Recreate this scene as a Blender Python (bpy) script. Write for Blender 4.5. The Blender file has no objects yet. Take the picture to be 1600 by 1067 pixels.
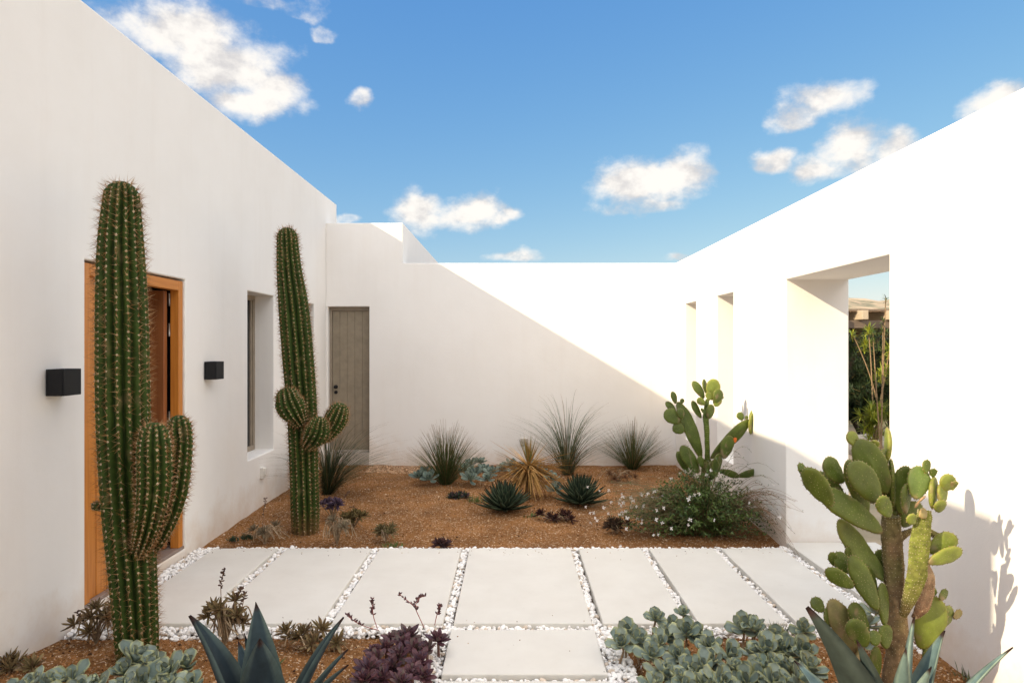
import bpy, bmesh, math, random
import numpy as np
from mathutils import Vector, Matrix, noise
R = math.radians
rnd = random.Random(7)
S = bpy.context.scene

# ------------------------------------------------------------------ camera, world, sun
F = 1067.0; HZ = 540.0; CX = 800.0; EYE = 1.6
cam_d = bpy.data.cameras.new('camera'); cam = bpy.data.objects.new('camera', cam_d)
S.collection.objects.link(cam); S.camera = cam
cam.location = (0, 0, EYE); cam.rotation_euler = (R(90), 0, 0)
cam_d.sensor_width = 36; cam_d.lens = 36*F/1600; cam_d.shift_y = (HZ-533.5)/1600
cam_d.clip_start = 0.05; cam_d.clip_end = 6000

SX, SY, SZ = 1.0, 0.56, -0.594           # direction the sunlight travels
sd = Vector((SX, SY, SZ)).normalized()
ELEV = math.asin(-sd.z); AZ = math.atan2(-SX, -SY)
sun_d = bpy.data.lights.new('sun', 'SUN'); sun = bpy.data.objects.new('sun', sun_d)
S.collection.objects.link(sun)
sun_d.energy = 2.05; sun_d.angle = R(0.5); sun_d.color = (1.0, 0.85, 0.60)
sun.rotation_euler = sd.to_track_quat('-Z', 'Y').to_euler()
S.view_settings.view_transform = 'Standard'; S.view_settings.look = 'None'
S.view_settings.exposure = 1.6; S.view_settings.gamma = 1

W = bpy.data.worlds.new('World'); S.world = W; W.use_nodes = True
nt = W.node_tree; nt.nodes.clear(); L = nt.links.new
def N(t, **k):
    n = nt.nodes.new(t)
    for a, b in k.items(): setattr(n, a, b)
    return n
def mth(op, a, b=None, c=None, clamp=False):
    n = N('ShaderNodeMath', operation=op, use_clamp=clamp)
    for i, v in enumerate((a, b, c)):
        if v is None: continue
        if isinstance(v, (int, float)): n.inputs[i].default_value = v
        else: L(v, n.inputs[i])
    return n.outputs[0]
def vm(op, a, b=None):
    n = N('ShaderNodeVectorMath', operation=op)
    for i, v in enumerate((a, b)):
        if v is None: continue
        if isinstance(v, (tuple, list)): n.inputs[i].default_value = v
        else: L(v, n.inputs[i])
    return n
sky = N('ShaderNodeTexSky', sky_type='NISHITA', sun_disc=False)
sky.sun_elevation = ELEV; sky.sun_rotation = AZ; sky.altitude = 0
sky.air_density = 1.0; sky.dust_density = 0.6; sky.ozone_density = 1.5
sks = N('ShaderNodeSeparateColor'); L(sky.outputs[0], sks.inputs[0]); skc = N('ShaderNodeCombineColor')
for i, (sc_, pw) in enumerate(((.367, 1.09), (.713, .705), (1.70, .26))): L(mth('MULTIPLY', mth('POWER', sks.outputs[i], pw), sc_), skc.inputs[i])
tc = N('ShaderNodeTexCoord'); sep = N('ShaderNodeSeparateXYZ'); L(tc.outputs['Generated'], sep.inputs[0])
az = mth('ARCTAN2', sep.outputs[0], sep.outputs[1]); el = mth('ARCSINE', sep.outputs[2])
cmb = N('ShaderNodeCombineXYZ'); L(az, cmb.inputs[0]); L(el, cmb.inputs[1])
n1 = N('ShaderNodeTexNoise'); n1.inputs['Scale'].default_value = 15; n1.inputs['Detail'].default_value = 11; n1.inputs['Roughness'].default_value = .62
nsc = vm('MULTIPLY', cmb.outputs[0], (1, 1.35, 1)); L(nsc.outputs[0], n1.inputs['Vector'])
off = vm('ADD', nsc.outputs[0], (-.012, .042, 0)); n2 = N('ShaderNodeTexNoise')
n2.inputs['Scale'].default_value = 15; n2.inputs['Detail'].default_value = 4; n2.inputs['Roughness'].default_value = .55
L(off.outputs[0], n2.inputs['Vector'])
# small displacement of the lobes
nd = N('ShaderNodeTexNoise'); nd.inputs['Scale'].default_value = 16; nd.inputs['Detail'].default_value = 5; L(nsc.outputs[0], nd.inputs['Vector'])
ndv = vm('SUBTRACT', nd.outputs['Color'], (.5, .5, .5)); ndm = vm('MULTIPLY', ndv.outputs[0], (.05, .035, 0))
pc = vm('ADD', cmb.outputs[0], ndm.outputs[0])
CLOUDS = [(290,55,140,62,1),(360,105,110,60,1),(425,140,60,48,1),(395,165,80,28,.9),(380,-4,100,22,.45),(470,14,70,20,.3),
 (565,157,30,20,.7),(508,53,24,18,.35),(650,330,50,38,1),(740,330,62,34,1),(785,342,36,18,.7),
 (1000,283,92,42,1),(1065,270,62,38,1),(1000,322,84,18,.6),(1120,262,50,18,.3),(1290,155,72,38,.9),(1245,185,55,26,.7),(1208,252,34,20,.75),
 (1272,262,46,28,.9),(1330,228,72,44,1),(1395,228,50,30,.9),(1568,158,80,34,.95),(805,398,54,15,.7),(540,340,24,12,.6),(1062,403,26,12,.7),
 ]
# unseen clouds added overhead and behind the camera for warm fill: azimuth, elevation, radii
FILL_CLOUDS = [(0,1.25,3.6,.42,1),(2.3,.75,.7,.45,1),(-2.2,.8,.6,.4,1),(3.1,.5,.6,.3,1),(-3.1,.5,.6,.3,1),(1.5,.55,.35,.3,1)]
mx = None; vy = None
for it in CLOUDS+[('b',)+c for c in FILL_CLOUDS]:
    if it[0] == 'b': a0, e0, ra, re, s = it[1:]
    else:
     px, py, rx, ry, s = it
     u = (px-CX)/F; v = (HZ-py)/F
     a0 = math.atan(u); e0 = math.atan(v/math.sqrt(1+u*u))
     ra = math.atan((px+rx-CX)/F)-a0; re = ry/F/(1+u*u)**.5/(1+v*v/(1+u*u))
    d = vm('SUBTRACT', pc.outputs[0], (a0, e0, 0)); m = vm('MULTIPLY', d.outputs[0], (1/ra, 1/re, 0)); ln = vm('LENGTH', m.outputs[0])
    q = mth('SUBTRACT', 1.0, ln.outputs['Value']); q = mth('MINIMUM', q, .75*s) if s < 1 else q
    q = mth('ADD', q, (s-1)*.35)
    mx = q if mx is None else mth('SMOOTH_MAX', mx, q, .25)
nn = mth('MULTIPLY_ADD', n1.outputs['Fac'], 1.65, -.72)
dens = mth('ADD', mx, nn)
mr = N('ShaderNodeMapRange', interpolation_type='SMOOTHSTEP'); L(dens, mr.inputs[0]); mr.inputs[1].default_value = .0; mr.inputs[2].default_value = .78
shd = mth('SUBTRACT', n1.outputs['Fac'], n2.outputs['Fac'])
mr2 = N('ShaderNodeMapRange', interpolation_type='SMOOTHSTEP'); L(shd, mr2.inputs[0]); mr2.inputs[1].default_value = -.17; mr2.inputs[2].default_value = .12
ccol = N('ShaderNodeMix', data_type='RGBA'); L(mr2.outputs[0], ccol.inputs['Factor'])
ccol.inputs['A'].default_value = (2.45, 2.38, 2.42, 1); ccol.inputs['B'].default_value = (3.55, 3.42, 3.3, 1)
# the added clouds overhead and behind are boosted to lift the shade
ov = N('ShaderNodeMapRange', interpolation_type='SMOOTHSTEP'); L(el, ov.inputs[0]); ov.inputs[1].default_value = .55; ov.inputs[2].default_value = .85
bk = N('ShaderNodeMapRange', interpolation_type='SMOOTHSTEP'); L(sep.outputs[1], bk.inputs[0]); bk.inputs[1].default_value = .1; bk.inputs[2].default_value = -.3
kk = mth('MULTIPLY_ADD', mth('MAXIMUM', ov.outputs[0], bk.outputs[0]), 2.35, 1.0)
cw = vm('MULTIPLY', ccol.outputs['Result'], (1.0, .985, .95)); cb = vm('SCALE', cw.outputs[0]); L(kk, cb.inputs['Scale'])
fin = N('ShaderNodeMix', data_type='RGBA'); L(mth('MULTIPLY', mr.outputs[0], .96), fin.inputs['Factor'])
L(skc.outputs[0], fin.inputs['A']); L(cb.outputs[0], fin.inputs['B'])
bg = N('ShaderNodeBackground'); bg.inputs['Strength'].default_value = 0.10; L(fin.outputs['Result'], bg.inputs[0])
wo = N('ShaderNodeOutputWorld'); L(bg.outputs[0], wo.inputs[0])

# ------------------------------------------------------------------ helpers
def P(px, py, y):
    return Vector(((px-CX)*y/F, y, EYE-(py-HZ)*y/F))
class MB:
    def __init__(s): s.v = []; s.f = []; s.c = []; s.mi = []
    def add(s, vs, fs, col=(1,1,1), mi=0):
        b = len(s.v); s.v += [tuple(v) for v in vs]
        if len(vs) and isinstance(col, list): s.c += col
        else: s.c += [col]*len(vs)
        s.f += [tuple(b+i for i in f) for f in fs]; s.mi += [mi]*len(fs)
    def box(s, a, b, col=(1,1,1), mi=0):
        x0,y0,z0 = a; x1,y1,z1 = b
        vs = [(x0,y0,z0),(x1,y0,z0),(x1,y1,z0),(x0,y1,z0),(x0,y0,z1),(x1,y0,z1),(x1,y1,z1),(x0,y1,z1)]
        s.add(vs, [(0,3,2,1),(4,5,6,7),(0,1,5,4),(1,2,6,5),(2,3,7,6),(3,0,4,7)], col, mi)
    def tube(s, pts, rad, n=6, col=(1,1,1), cap=True):
        pts = [Vector(p) for p in pts]; m = len(pts); vs = []; cols = []
        rad = rad if isinstance(rad, list) else [rad]*m
        for i, p in enumerate(pts):
            t = (pts[min(i+1,m-1)]-pts[max(i-1,0)]).normalized()
            ref = Vector((0,0,1)) if abs(t.z) < .9 else Vector((1,0,0))
            a = t.cross(ref).normalized(); b = t.cross(a)
            for k in range(n):
                w = 2*math.pi*k/n; vs.append(p+(a*math.cos(w)+b*math.sin(w))*rad[i])
                cols.append(col[i] if isinstance(col, list) else col)
        fs = [(i*n+k, i*n+(k+1)%n, (i+1)*n+(k+1)%n, (i+1)*n+k) for i in range(m-1) for k in range(n)]
        if cap: fs += [tuple(range(n)), tuple((m-1)*n+k for k in reversed(range(n)))]
        s.add(vs, fs, cols)
def mat_slots(me, mats):
    for m in (mats if isinstance(mats, (list, tuple)) else [mats]): me.materials.append(m)
def build(name, mb, mats, parent=None, smooth=True, bevel=0):
    me = bpy.data.meshes.new(name)
    me.from_pydata(mb.v, [], mb.f)
    mat_slots(me, mats)
    if len(mb.mi): me.polygons.foreach_set('material_index', mb.mi)
    me.polygons.foreach_set('use_smooth', [smooth]*len(me.polygons))
    ca = me.color_attributes.new('Col', 'FLOAT_COLOR', 'POINT')
    ca.data.foreach_set('color', [x for c in mb.c for x in (c[0], c[1], c[2], 1.0)])
    me.update()
    o = bpy.data.objects.new(name, me); S.collection.objects.link(o)
    if parent: o.parent = parent; o.matrix_parent_inverse = Matrix.Translation(-parent.location)
    if bevel:
        b = o.modifiers.new('bevel', 'BEVEL'); b.width = bevel; b.segments = 2; b.limit_method = 'ANGLE'
    return o
def fixn(o):
    bm = bmesh.new(); bm.from_mesh(o.data); bmesh.ops.remove_doubles(bm, verts=bm.verts, dist=1e-4)
    bmesh.ops.recalc_face_normals(bm, faces=bm.faces); bm.to_mesh(o.data); bm.free(); return o
def tag(o, label=None, cat=None, group=None, kind=None):
    if label: o['label'] = label
    if cat: o['category'] = cat
    if group: o['group'] = group
    if kind: o['kind'] = kind
    return o
def thing(name, label, cat, loc=(0,0,0), group=None):
    o = bpy.data.objects.new(name, None); S.collection.objects.link(o); o.location = loc
    o.empty_display_size = .1
    return tag(o, label, cat, group)

# ------------------------------------------------------------------ materials
def newmat(name):
    m = bpy.data.materials.new(name); m.use_nodes = True; t = m.node_tree
    return m, t, t.nodes['Principled BSDF'], t.nodes, t.links.new
def nz(t, scale, detail=4, rough=.5, coord=None):
    n = t.nodes.new('ShaderNodeTexNoise'); n.inputs['Scale'].default_value = scale; n.inputs['Detail'].default_value = detail
    n.inputs['Roughness'].default_value = rough
    g = t.nodes.new('ShaderNodeNewGeometry') if coord is None else None
    t.links.new(g.outputs['Position'] if g else coord, n.inputs['Vector']); return n
def ramp(t, src, stops):
    r = t.nodes.new('ShaderNodeValToRGB'); t.links.new(src, r.inputs[0]); e = r.color_ramp.elements
    while len(e) < len(stops): e.new(.5)
    for i, (p, c) in enumerate(stops): e[i].position = p; e[i].color = (*c, 1)
    return r.outputs[0]
def bump(t, p, src, strength, dist):
    b = t.nodes.new('ShaderNodeBump'); b.inputs['Strength'].default_value = strength; b.inputs['Distance'].default_value = dist
    t.links.new(src, b.inputs['Height'])
    prev = p.inputs['Normal'].links
    if prev: t.links.new(prev[0].from_socket, b.inputs['Normal'])
    t.links.new(b.outputs[0], p.inputs['Normal'])
def mixc(t, fac, a, b, mode='MIX'):
    m = t.nodes.new('ShaderNodeMix'); m.data_type = 'RGBA'; m.blend_type = mode
    for k, v in (('Factor', fac), ('A', a), ('B', b)):
        if hasattr(v, 'is_linked') or hasattr(v, 'links'): t.links.new(v, m.inputs[k])
        elif isinstance(v, tuple): m.inputs[k].default_value = (*v, 1)
        else: m.inputs[k].default_value = v
    return m.outputs['Result']

def plaster():
    m, t, p, nd, lk = newmat('white_plaster')
    a = nz(t, 1.3, 5, .6)
    c = ramp(t, a.outputs['Fac'], [(.3, (.81,.775,.73)), (.7, (.85,.82,.78))])
    # vertical rain streaks, very faint
    g = nd.new('ShaderNodeNewGeometry'); mp = nd.new('ShaderNodeMapping'); lk(g.outputs['Position'], mp.inputs[0]); mp.inputs['Scale'].default_value = (5, 5, .35)
    st = nz(t, 1.6, 5, .6, mp.outputs[0]); sf = ramp(t, st.outputs['Fac'], [(.52, (0,0,0)), (.78, (.15,.15,.15))])
    c = mixc(t, sf, c, (.70,.63,.56))
    # soil splash above the ground line, broken up by noise
    sp = nd.new('ShaderNodeSeparateXYZ'); lk(g.outputs['Position'], sp.inputs[0])
    dn = nz(t, 3.5, 7, .65)
    h = nd.new('ShaderNodeMath'); h.operation = 'MULTIPLY_ADD'; lk(dn.outputs['Fac'], h.inputs[0]); h.inputs[1].default_value = -.9; lk(sp.outputs[2], h.inputs[2])
    hr = nd.new('ShaderNodeMapRange'); lk(h.outputs[0], hr.inputs[0]); hr.inputs[1].default_value = -.55; hr.inputs[2].default_value = -.18; hr.inputs[3].default_value = .5; hr.inputs[4].default_value = 0
    c = mixc(t, hr.outputs[0], c, (.60,.43,.28))
    lk(c, p.inputs['Base Color']); p.inputs['Roughness'].default_value = .92; p.inputs['Specular IOR Level'].default_value = .2
    b1 = nz(t, 140, 3); bump(t, p, b1.outputs['Fac'], .18, .003)
    b2 = nz(t, 6, 4); bump(t, p, b2.outputs['Fac'], .25, .012)
    return m
PL = plaster()
def concrete(name, c1, c2, sc=3):
    m, t, p, nd, lk = newmat(name)
    a = nz(t, sc, 8, .65); c = ramp(t, a.outputs['Fac'], [(.3, c1), (.7, c2)])
    s = nz(t, 22, 4); sf = ramp(t, s.outputs['Fac'], [(.62, (0,0,0)), (.8, (.18,.18,.18))]); c = mixc(t, sf, c, tuple(x*.7 for x in c1))
    lk(c, p.inputs['Base Color']); p.inputs['Roughness'].default_value = .8
    b = nz(t, 220, 3); bump(t, p, b.outputs['Fac'], .15, .002)
    b = nz(t, 5, 3); bump(t, p, b.outputs['Fac'], .15, .01)
    return m
def concrete_wear(m):
    t = m.node_tree; p = t.nodes['Principled BSDF']; src = p.inputs['Base Color'].links[0].from_socket
    a = nz(t, 1.1, 7, .7); src = mixc(t, ramp(t, a.outputs['Fac'], [(.45, (0,0,0)), (.75, (.4,.4,.4))]), src, (.60,.56,.49))
    b = nz(t, 260, 2, .5); src = mixc(t, ramp(t, b.outputs['Fac'], [(.72, (0,0,0)), (.8, (.2,.2,.2))]), src, (.45,.40,.33))
    t.links.new(src, p.inputs['Base Color'])
SLAB = concrete('pale_concrete', (.60,.565,.505), (.66,.63,.57))
concrete_wear(SLAB)
STEP = concrete('step_concrete', (.36,.31,.26), (.45,.40,.34))
def soil(name='soil'):
    m, t, p, nd, lk = newmat(name)
    a = nz(t, 2.2, 6, .6); c = ramp(t, a.outputs['Fac'], [(.36, (.10,.042,.012)), (.64, (.27,.12,.038))])
    f = nz(t, 120, 4, .7); c = mixc(t, ramp(t, f.outputs['Fac'], [(.35, (0,0,0)), (.7, (.6,.6,.6))]), c, (.29,.14,.052))
    v = nd.new('ShaderNodeTexVoronoi'); v.inputs['Scale'].default_value = 95; g = nd.new('ShaderNodeNewGeometry'); lk(g.outputs['Position'], v.inputs['Vector'])
    vc = nd.new('ShaderNodeSeparateColor'); lk(v.outputs['Color'], vc.inputs[0])
    c = mixc(t, ramp(t, vc.outputs[0], [(.0, (.45,.45,.45)), (.35, (0,0,0)), (.8, (0,0,0))]), c, (.13,.055,.025))
    c = mixc(t, ramp(t, vc.outputs[1], [(.86, (0,0,0)), (.95, (.6,.6,.6))]), c, (.62,.47,.32))
    lk(c, p.inputs['Base Color']); p.inputs['Roughness'].default_value = .95; p.inputs['Specular IOR Level'].default_value = .15
    bump(t, p, f.outputs['Fac'], .8, .006); bump(t, p, v.outputs['Distance'], .5, .006)
    return m
SOIL = soil()
def colmat(name, rough=.5, trans=0, sc=30, var=.25, bmp=0, bsc=200, spec=.5, sheen=0):
    """colour carried per vertex; noise only breaks it up"""
    m, t, p, nd, lk = newmat(name)
    at = nd.new('ShaderNodeAttribute'); at.attribute_name = 'Col'
    tc = nd.new('ShaderNodeTexCoord')
    a = nz(t, sc, 4, .6, tc.outputs['Object']); k = ramp(t, a.outputs['Fac'], [(.3, (1-var,)*3), (.7, (1+var*.6,)*3)])
    c = mixc(t, 1.0, at.outputs['Color'], k, 'MULTIPLY')
    lk(c, p.inputs['Base Color']); p.inputs['Roughness'].default_value = rough; p.inputs['Specular IOR Level'].default_value = spec
    if trans:
        tr = nd.new('ShaderNodeBsdfTranslucent'); lk(c, tr.inputs[0]); mx = nd.new('ShaderNodeMixShader'); mx.inputs[0].default_value = trans
        out = [n for n in nd if n.type == 'OUTPUT_MATERIAL'][0]
        lk(p.outputs[0], mx.inputs[1]); lk(tr.outputs[0], mx.inputs[2]); lk(mx.outputs[0], out.inputs[0])
    if bmp:
        b = nz(t, bsc, 4, .5, tc.outputs['Object']); bump(t, p, b.outputs['Fac'], bmp, .004)
    return m
CACT = colmat('cactus_skin', .62, 0, 25, .35, .35, 120, .15)
PADM = colmat('pad_skin', .5, .06, 18, .28, .25, 90, .4)
def quilt(m):
    t = m.node_tree; p = t.nodes['Principled BSDF']; v = t.nodes.new('ShaderNodeTexVoronoi'); v.inputs['Scale'].default_value = 55; c = t.nodes.new('ShaderNodeTexCoord')
    t.links.new(c.outputs['Object'], v.inputs['Vector']); bump(t, p, v.outputs['Distance'], -.9, .009)
quilt(PADM)
BARK = colmat('corky_bark', .9, 0, 40, .45, 1.0, 60, .2)
LEAF = colmat('leaf', .55, .2, 20, .25)
SUCC = colmat('succulent_leaf', .5, .05, 30, .2, .1, 80, .35)
AGAV = colmat('agave_leaf', .6, 0, 14, .35, .15, 60, .15)
DRY = colmat('dry_leaf', .85, .12, 30, .35, .2, 60, .2)
STONE = colmat('pebble', .75, 0, 60, .12, .3, 120, .3)
GRIT = colmat('grit', .9, 0, 60, .2, 0, 0, .2)
PETAL = colmat('petal', .6, .3, 60, .05)
def simple(name, col, rough=.5, metal=0, spec=.5, bmp=0, sc=60, var=.1):
    m, t, p, nd, lk = newmat(name)
    a = nz(t, sc*.15, 4); c = ramp(t, a.outputs['Fac'], [(.3, tuple(x*(1-var) for x in col)), (.7, tuple(x*(1+var) for x in col))])
    lk(c, p.inputs['Base Color']); p.inputs['Roughness'].default_value = rough; p.inputs['Metallic'].default_value = metal; p.inputs['Specular IOR Level'].default_value = spec
    if bmp: b = nz(t, sc, 3); bump(t, p, b.outputs['Fac'], bmp, .002)
    return m
BLACK = simple('black_metal', (.007,.007,.008), .6, 0, .3, .3, 200)
TAUPE = simple('taupe_paint', (.25,.205,.145), .55, 0, .3, .1, 80)
TAUPEF = simple('taupe_frame', (.27,.22,.165), .5, 0, .4, .1, 80)
WPLAST = simple('white_plastic', (.72,.68,.62), .45)
BEIGE = simple('beige_plastic', (.45,.40,.33), .5)
STEEL = simple('hinge_steel', (.35,.33,.30), .35, .9)
THR = simple('threshold_metal', (.30,.23,.19), .5, .3)
ROOMP = simple('room_paint', (.13,.10,.075), .9)
def wood(name, c1, c2, rough=.45, along='Z'):
    m, t, p, nd, lk = newmat(name)
    g = nd.new('ShaderNodeNewGeometry'); mp = nd.new('ShaderNodeMapping'); lk(g.outputs['Position'], mp.inputs[0])
    mp.inputs['Scale'].default_value = (22, 22, 1.2) if along == 'Z' else ((22, 1.2, 22) if along == 'Y' else (1.2, 22, 22))
    a = nz(t, 2.2, 6, .6, mp.outputs[0]); c = ramp(t, a.outputs['Fac'], [(.3, c1), (.7, c2)])
    lk(c, p.inputs['Base Color']); p.inputs['Roughness'].default_value = rough; bump(t, p, a.outputs['Fac'], .15, .002); return m
WOOD = wood('orange_wood', (.44,.145,.018), (.60,.225,.035))
WOODY = wood('orange_wood_rail', (.44,.145,.018), (.60,.225,.035), along='Y')
WOODD = wood('red_brown_wood', (.22,.07,.022), (.33,.115,.035))
WOODG = wood('weathered_wood', (.15,.11,.08), (.24,.18,.13), .8)
m, t, p, nd, lk = newmat('dark_glass'); p.inputs['Base Color'].default_value = (.02,.025,.03,1); p.inputs['Roughness'].default_value = .04; GLASS = m

# ------------------------------------------------------------------ ground
XL, XR, YB = -2.53, 2.22, 9.28
def soil_z(x, y):
    z = -.045 + .016*noise.noise(Vector((x*1.1, y*1.1, 3))) + .008*noise.noise(Vector((x*5, y*5, 1))) + .004*noise.noise(Vector((x*19, y*19, 1)))
    if y > 5.6: z += .02*min(1, (y-5.6)/1.2)
    if 3.84 <= y <= 5.52 or (y < 3.84 and -.5 < x < .65): z -= .03
    elif y < 3.84: z += .03*min(1, (3.84-y)/.3)
    return z
def terrain():
    nx, ny = 210, 520; x0, x1, y0, y1 = XL-.1, XR+.1, -2.0, YB+.1
    vs = []; 
    for j in range(ny):
        y = y0+(y1-y0)*j/(ny-1)
        for i in range(nx):
            x = x0+(x1-x0)*i/(nx-1); vs.append((x, y, soil_z(x, y)))
    fs = [(j*nx+i, j*nx+i+1, (j+1)*nx+i+1, (j+1)*nx+i) for j in range(ny-1) for i in range(nx-1)]
    mb = MB(); mb.v = vs; mb.f = fs; mb.c = [(1,1,1)]*len(vs); mb.mi = [0]*len(fs)
    return tag(build('garden_soil', mb, SOIL), kind='structure')
terrain()
gm, t, p, nd, lk = newmat('outer_ground')
a = nz(t, .15, 8, .65); c = ramp(t, a.outputs['Fac'], [(.35, (.26,.19,.12)), (.5, (.40,.31,.21)), (.62, (.12,.13,.06))]); lk(c, p.inputs['Base Color']); p.inputs['Roughness'].default_value = 1
mb = MB(); mb.add([(-3000,-3000,-.14),(3000,-3000,-.14),(3000,3000,-.14),(-3000,3000,-.14)], [(0,1,2,3)])
tag(build('ground', mb, gm, smooth=False), kind='structure')
# far hillside
hm, t, p, nd, lk = newmat('hillside')
a = nz(t, .03, 9, .7); c = ramp(t, a.outputs['Fac'], [(.36, (.07,.085,.045)), (.48, (.20,.18,.11)), (.58, (.42,.31,.20)), (.66, (.50,.42,.32))])
g = nd.new('ShaderNodeNewGeometry'); mp = nd.new('ShaderNodeMapping'); lk(g.outputs['Position'], mp.inputs[0]); mp.inputs['Scale'].default_value = (.03,.03,.25)
a2 = nz(t, 1.2, 6, .7, mp.outputs[0]); c = mixc(t, ramp(t, a2.outputs['Fac'], [(.5, (0,0,0)), (.6, (.8,.8,.8))]), c, (.46,.33,.22))
lk(c, p.inputs['Base Color']); p.inputs['Roughness'].default_value = 1
mb = MB(); vs = []; nx, ny = 140, 26
for j in range(ny):
    for i in range(nx):
        x = -700+i*14; y = 380+j*18; r = j/(ny-1)
        h = 82*math.sin(min(1, r*1.25)*math.pi/2)**1.2*(.75+.35*noise.noise(Vector((x*.004, 1, 0))))+14*noise.noise(Vector((x*.02, y*.02, 5)))*r
        vs.append((x, y, max(-1, h)-1))
mb.add(vs, [(j*nx+i, j*nx+i+1, (j+1)*nx+i+1, (j+1)*nx+i) for j in range(ny-1) for i in range(nx-1)])
tag(build('hills', mb, hm), kind='structure')

# ------------------------------------------------------------------ walls with holes
def slab_wall(ucuts, zcuts, solid, d0, d1, axis):
    """solid(ui, zi) -> bool ; axis 'x': wall runs along Y, thickness X (d0..d1). axis 'y': runs along X."""
    mb = MB()
    def pt(u, z, d): return (d, u, z) if axis == 'x' else (u, d, z)
    nu, nz_ = len(ucuts)-1, len(zcuts)-1
    def so(i, j): return 0 <= i < nu and 0 <= j < nz_ and solid(i, j)
    for i in range(nu):
        for j in range(nz_):
            if not so(i, j): continue
            u0, u1, z0, z1 = ucuts[i], ucuts[i+1], zcuts[j], zcuts[j+1]
            for d in (d0, d1): mb.add([pt(u0,z0,d), pt(u1,z0,d), pt(u1,z1,d), pt(u0,z1,d)], [(0,1,2,3)])
            if not so(i-1, j): mb.add([pt(u0,z0,d0), pt(u0,z1,d0), pt(u0,z1,d1), pt(u0,z0,d1)], [(0,1,2,3)])
            if not so(i+1, j): mb.add([pt(u1,z0,d0), pt(u1,z1,d0), pt(u1,z1,d1), pt(u1,z0,d1)], [(0,1,2,3)])
            if not so(i, j-1): mb.add([pt(u0,z0,d0), pt(u1,z0,d0), pt(u1,z0,d1), pt(u0,z0,d1)], [(0,1,2,3)])
            if not so(i, j+1): mb.add([pt(u0,z1,d0), pt(u1,z1,d0), pt(u1,z1,d1), pt(u0,z1,d1)], [(0,1,2,3)])
    return mb
def wy(px, X): return F*X/(px-CX)         # where a picture column meets a wall plane X

# --- left house
YE = 3.145-SY*(XR-XL)
D0, D1 = wy(133, XL), wy(290, XL); W10, W11 = wy(387, XL), wy(428, XL); W20, W21 = 8.0, wy(491, XL)
HT = 3.63
lh = thing('white_house', 'tall smooth white house wall on the left with orange wooden entrance and narrow windows', 'house', (XL, 5, 0))
uc = [YE, D0, D1, W10, W11, W20, W21, 9.85]; zc = [-.3, .03, .50, 2.11, 2.125, HT]
def sol(i, j):
    if i == 1 and j in (1, 2): return False
    if i in (3, 5) and j in (2, 3): return False
    return True
o = fixn(build('wall', slab_wall(uc, zc, sol, XL, XL-.30, 'x'), PL, lh, smooth=False, bevel=.010))
mb = MB(); mb.box((-8, YE, 3.2), (XL-.3, 9.85, 3.4)); mb.box((-8.3, YE, -.3), (-8, 9.85, HT)); mb.box((-8, YE, -.3), (XL-.3, YE+.3, 3.2)); mb.box((-8, 9.55, -.3), (XL-.3, 9.85, 3.2))
build('roof', mb, PL, lh, smooth=False)
mb = MB(); mb.box((-4.6, 3.2, -.2), (XL-.3, 6.1, .02)); build('room_floor', mb, STEP, lh, smooth=False)
mb = MB(); mb.box((-4.7, 3.2, .02), (-4.6, 6.1, 3.0)); mb.box((-4.6, 6.1, .02), (XL-.3, 6.2, 3.0)); mb.box((-4.6, 3.1, .02), (XL-.3, 3.2, 3.0)); mb.box((-4.6, 3.2, 2.6), (XL-.3, 6.1, 2.7)); build('room_wall', mb, ROOMP, lh, smooth=False)
# entrance door (parts: frame, side panel, leaf ...)
ed = bpy.data.objects.new('entrance_door', None); S.collection.objects.link(ed); ed.parent = lh; ed.matrix_parent_inverse = Matrix.Translation(-lh.location)
def sub(name, mb, mats, **k):
    o = build(name, mb, mats, None, **k); o.parent = ed; o.matrix_parent_inverse = Matrix(); return o
ed.matrix_parent_inverse = Matrix.Identity(4); ed.location = -lh.location
def bx(a, b, mats, name, bev=.004, parent=None):
    mb = MB(); lo = [min(p, q) for p, q in zip(a, b)]; hi = [max(p, q) for p, q in zip(a, b)]; mb.box(lo, hi)
    return sub(name, mb, mats, smooth=False, bevel=bev)
xf = XL-.012; fw = .065; FD = .065; zt = 2.095; zb = .055
bx((xf, D0+.004, zb), (xf-FD, D0+fw, zt), WOOD, 'frame_stile')
bx((xf, D1-fw-.02, zb), (xf-FD, D1-.02, zt), WOOD, 'frame_stile')
bx((xf+.001, D0+fw, zt-.075), (xf-FD, D1-fw-.02, zt), WOODY, 'frame_head')
bx((xf-FD-.001, D1-.014, zb), (XL-.31, D1-.002, zt), BLACK, 'gap_shade_strip', .002)  # black strip added over the pale reveal, standing in for the gap's shade
bx((xf-.01, D0+.42, zb), (xf-FD+.004, D0+.49, zt-.075), WOOD, 'mullion')
mbp = MB(); yy = D0+fw
while yy < D0+.41: mbp.box((xf-.07, yy+.003, zb), (xf-.03, min(yy+.108, D0+.42), zt-.075)); yy += .111
sub('side_panel', mbp, WOOD, smooth=False, bevel=.004)
bx((xf+.006, D0+.004, .031), (xf-.14, D1-.006, zb), THR, 'threshold')
bx((xf+.009, D1-.019, zb), (xf-.02, D1-.003, zt), WPLAST, 'edge_strip', .002)
mbl = MB(); ylf = D1-fw-.025; xx = xf-.085; k = 0
mbl.box((xx-.12, ylf-.05, zb+.01), (xx, ylf, zt-.08)); xx -= .123
for k in range(5): mbl.box((xx-.12, ylf-.044, zb+.01), (xx, ylf-.004, zt-.08)); xx -= .123
mbl.box((xx-.12, ylf-.05, zb+.01), (xx, ylf, zt-.08))
sub('door_leaf', mbl, WOODD, smooth=False, bevel=.004)
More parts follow.
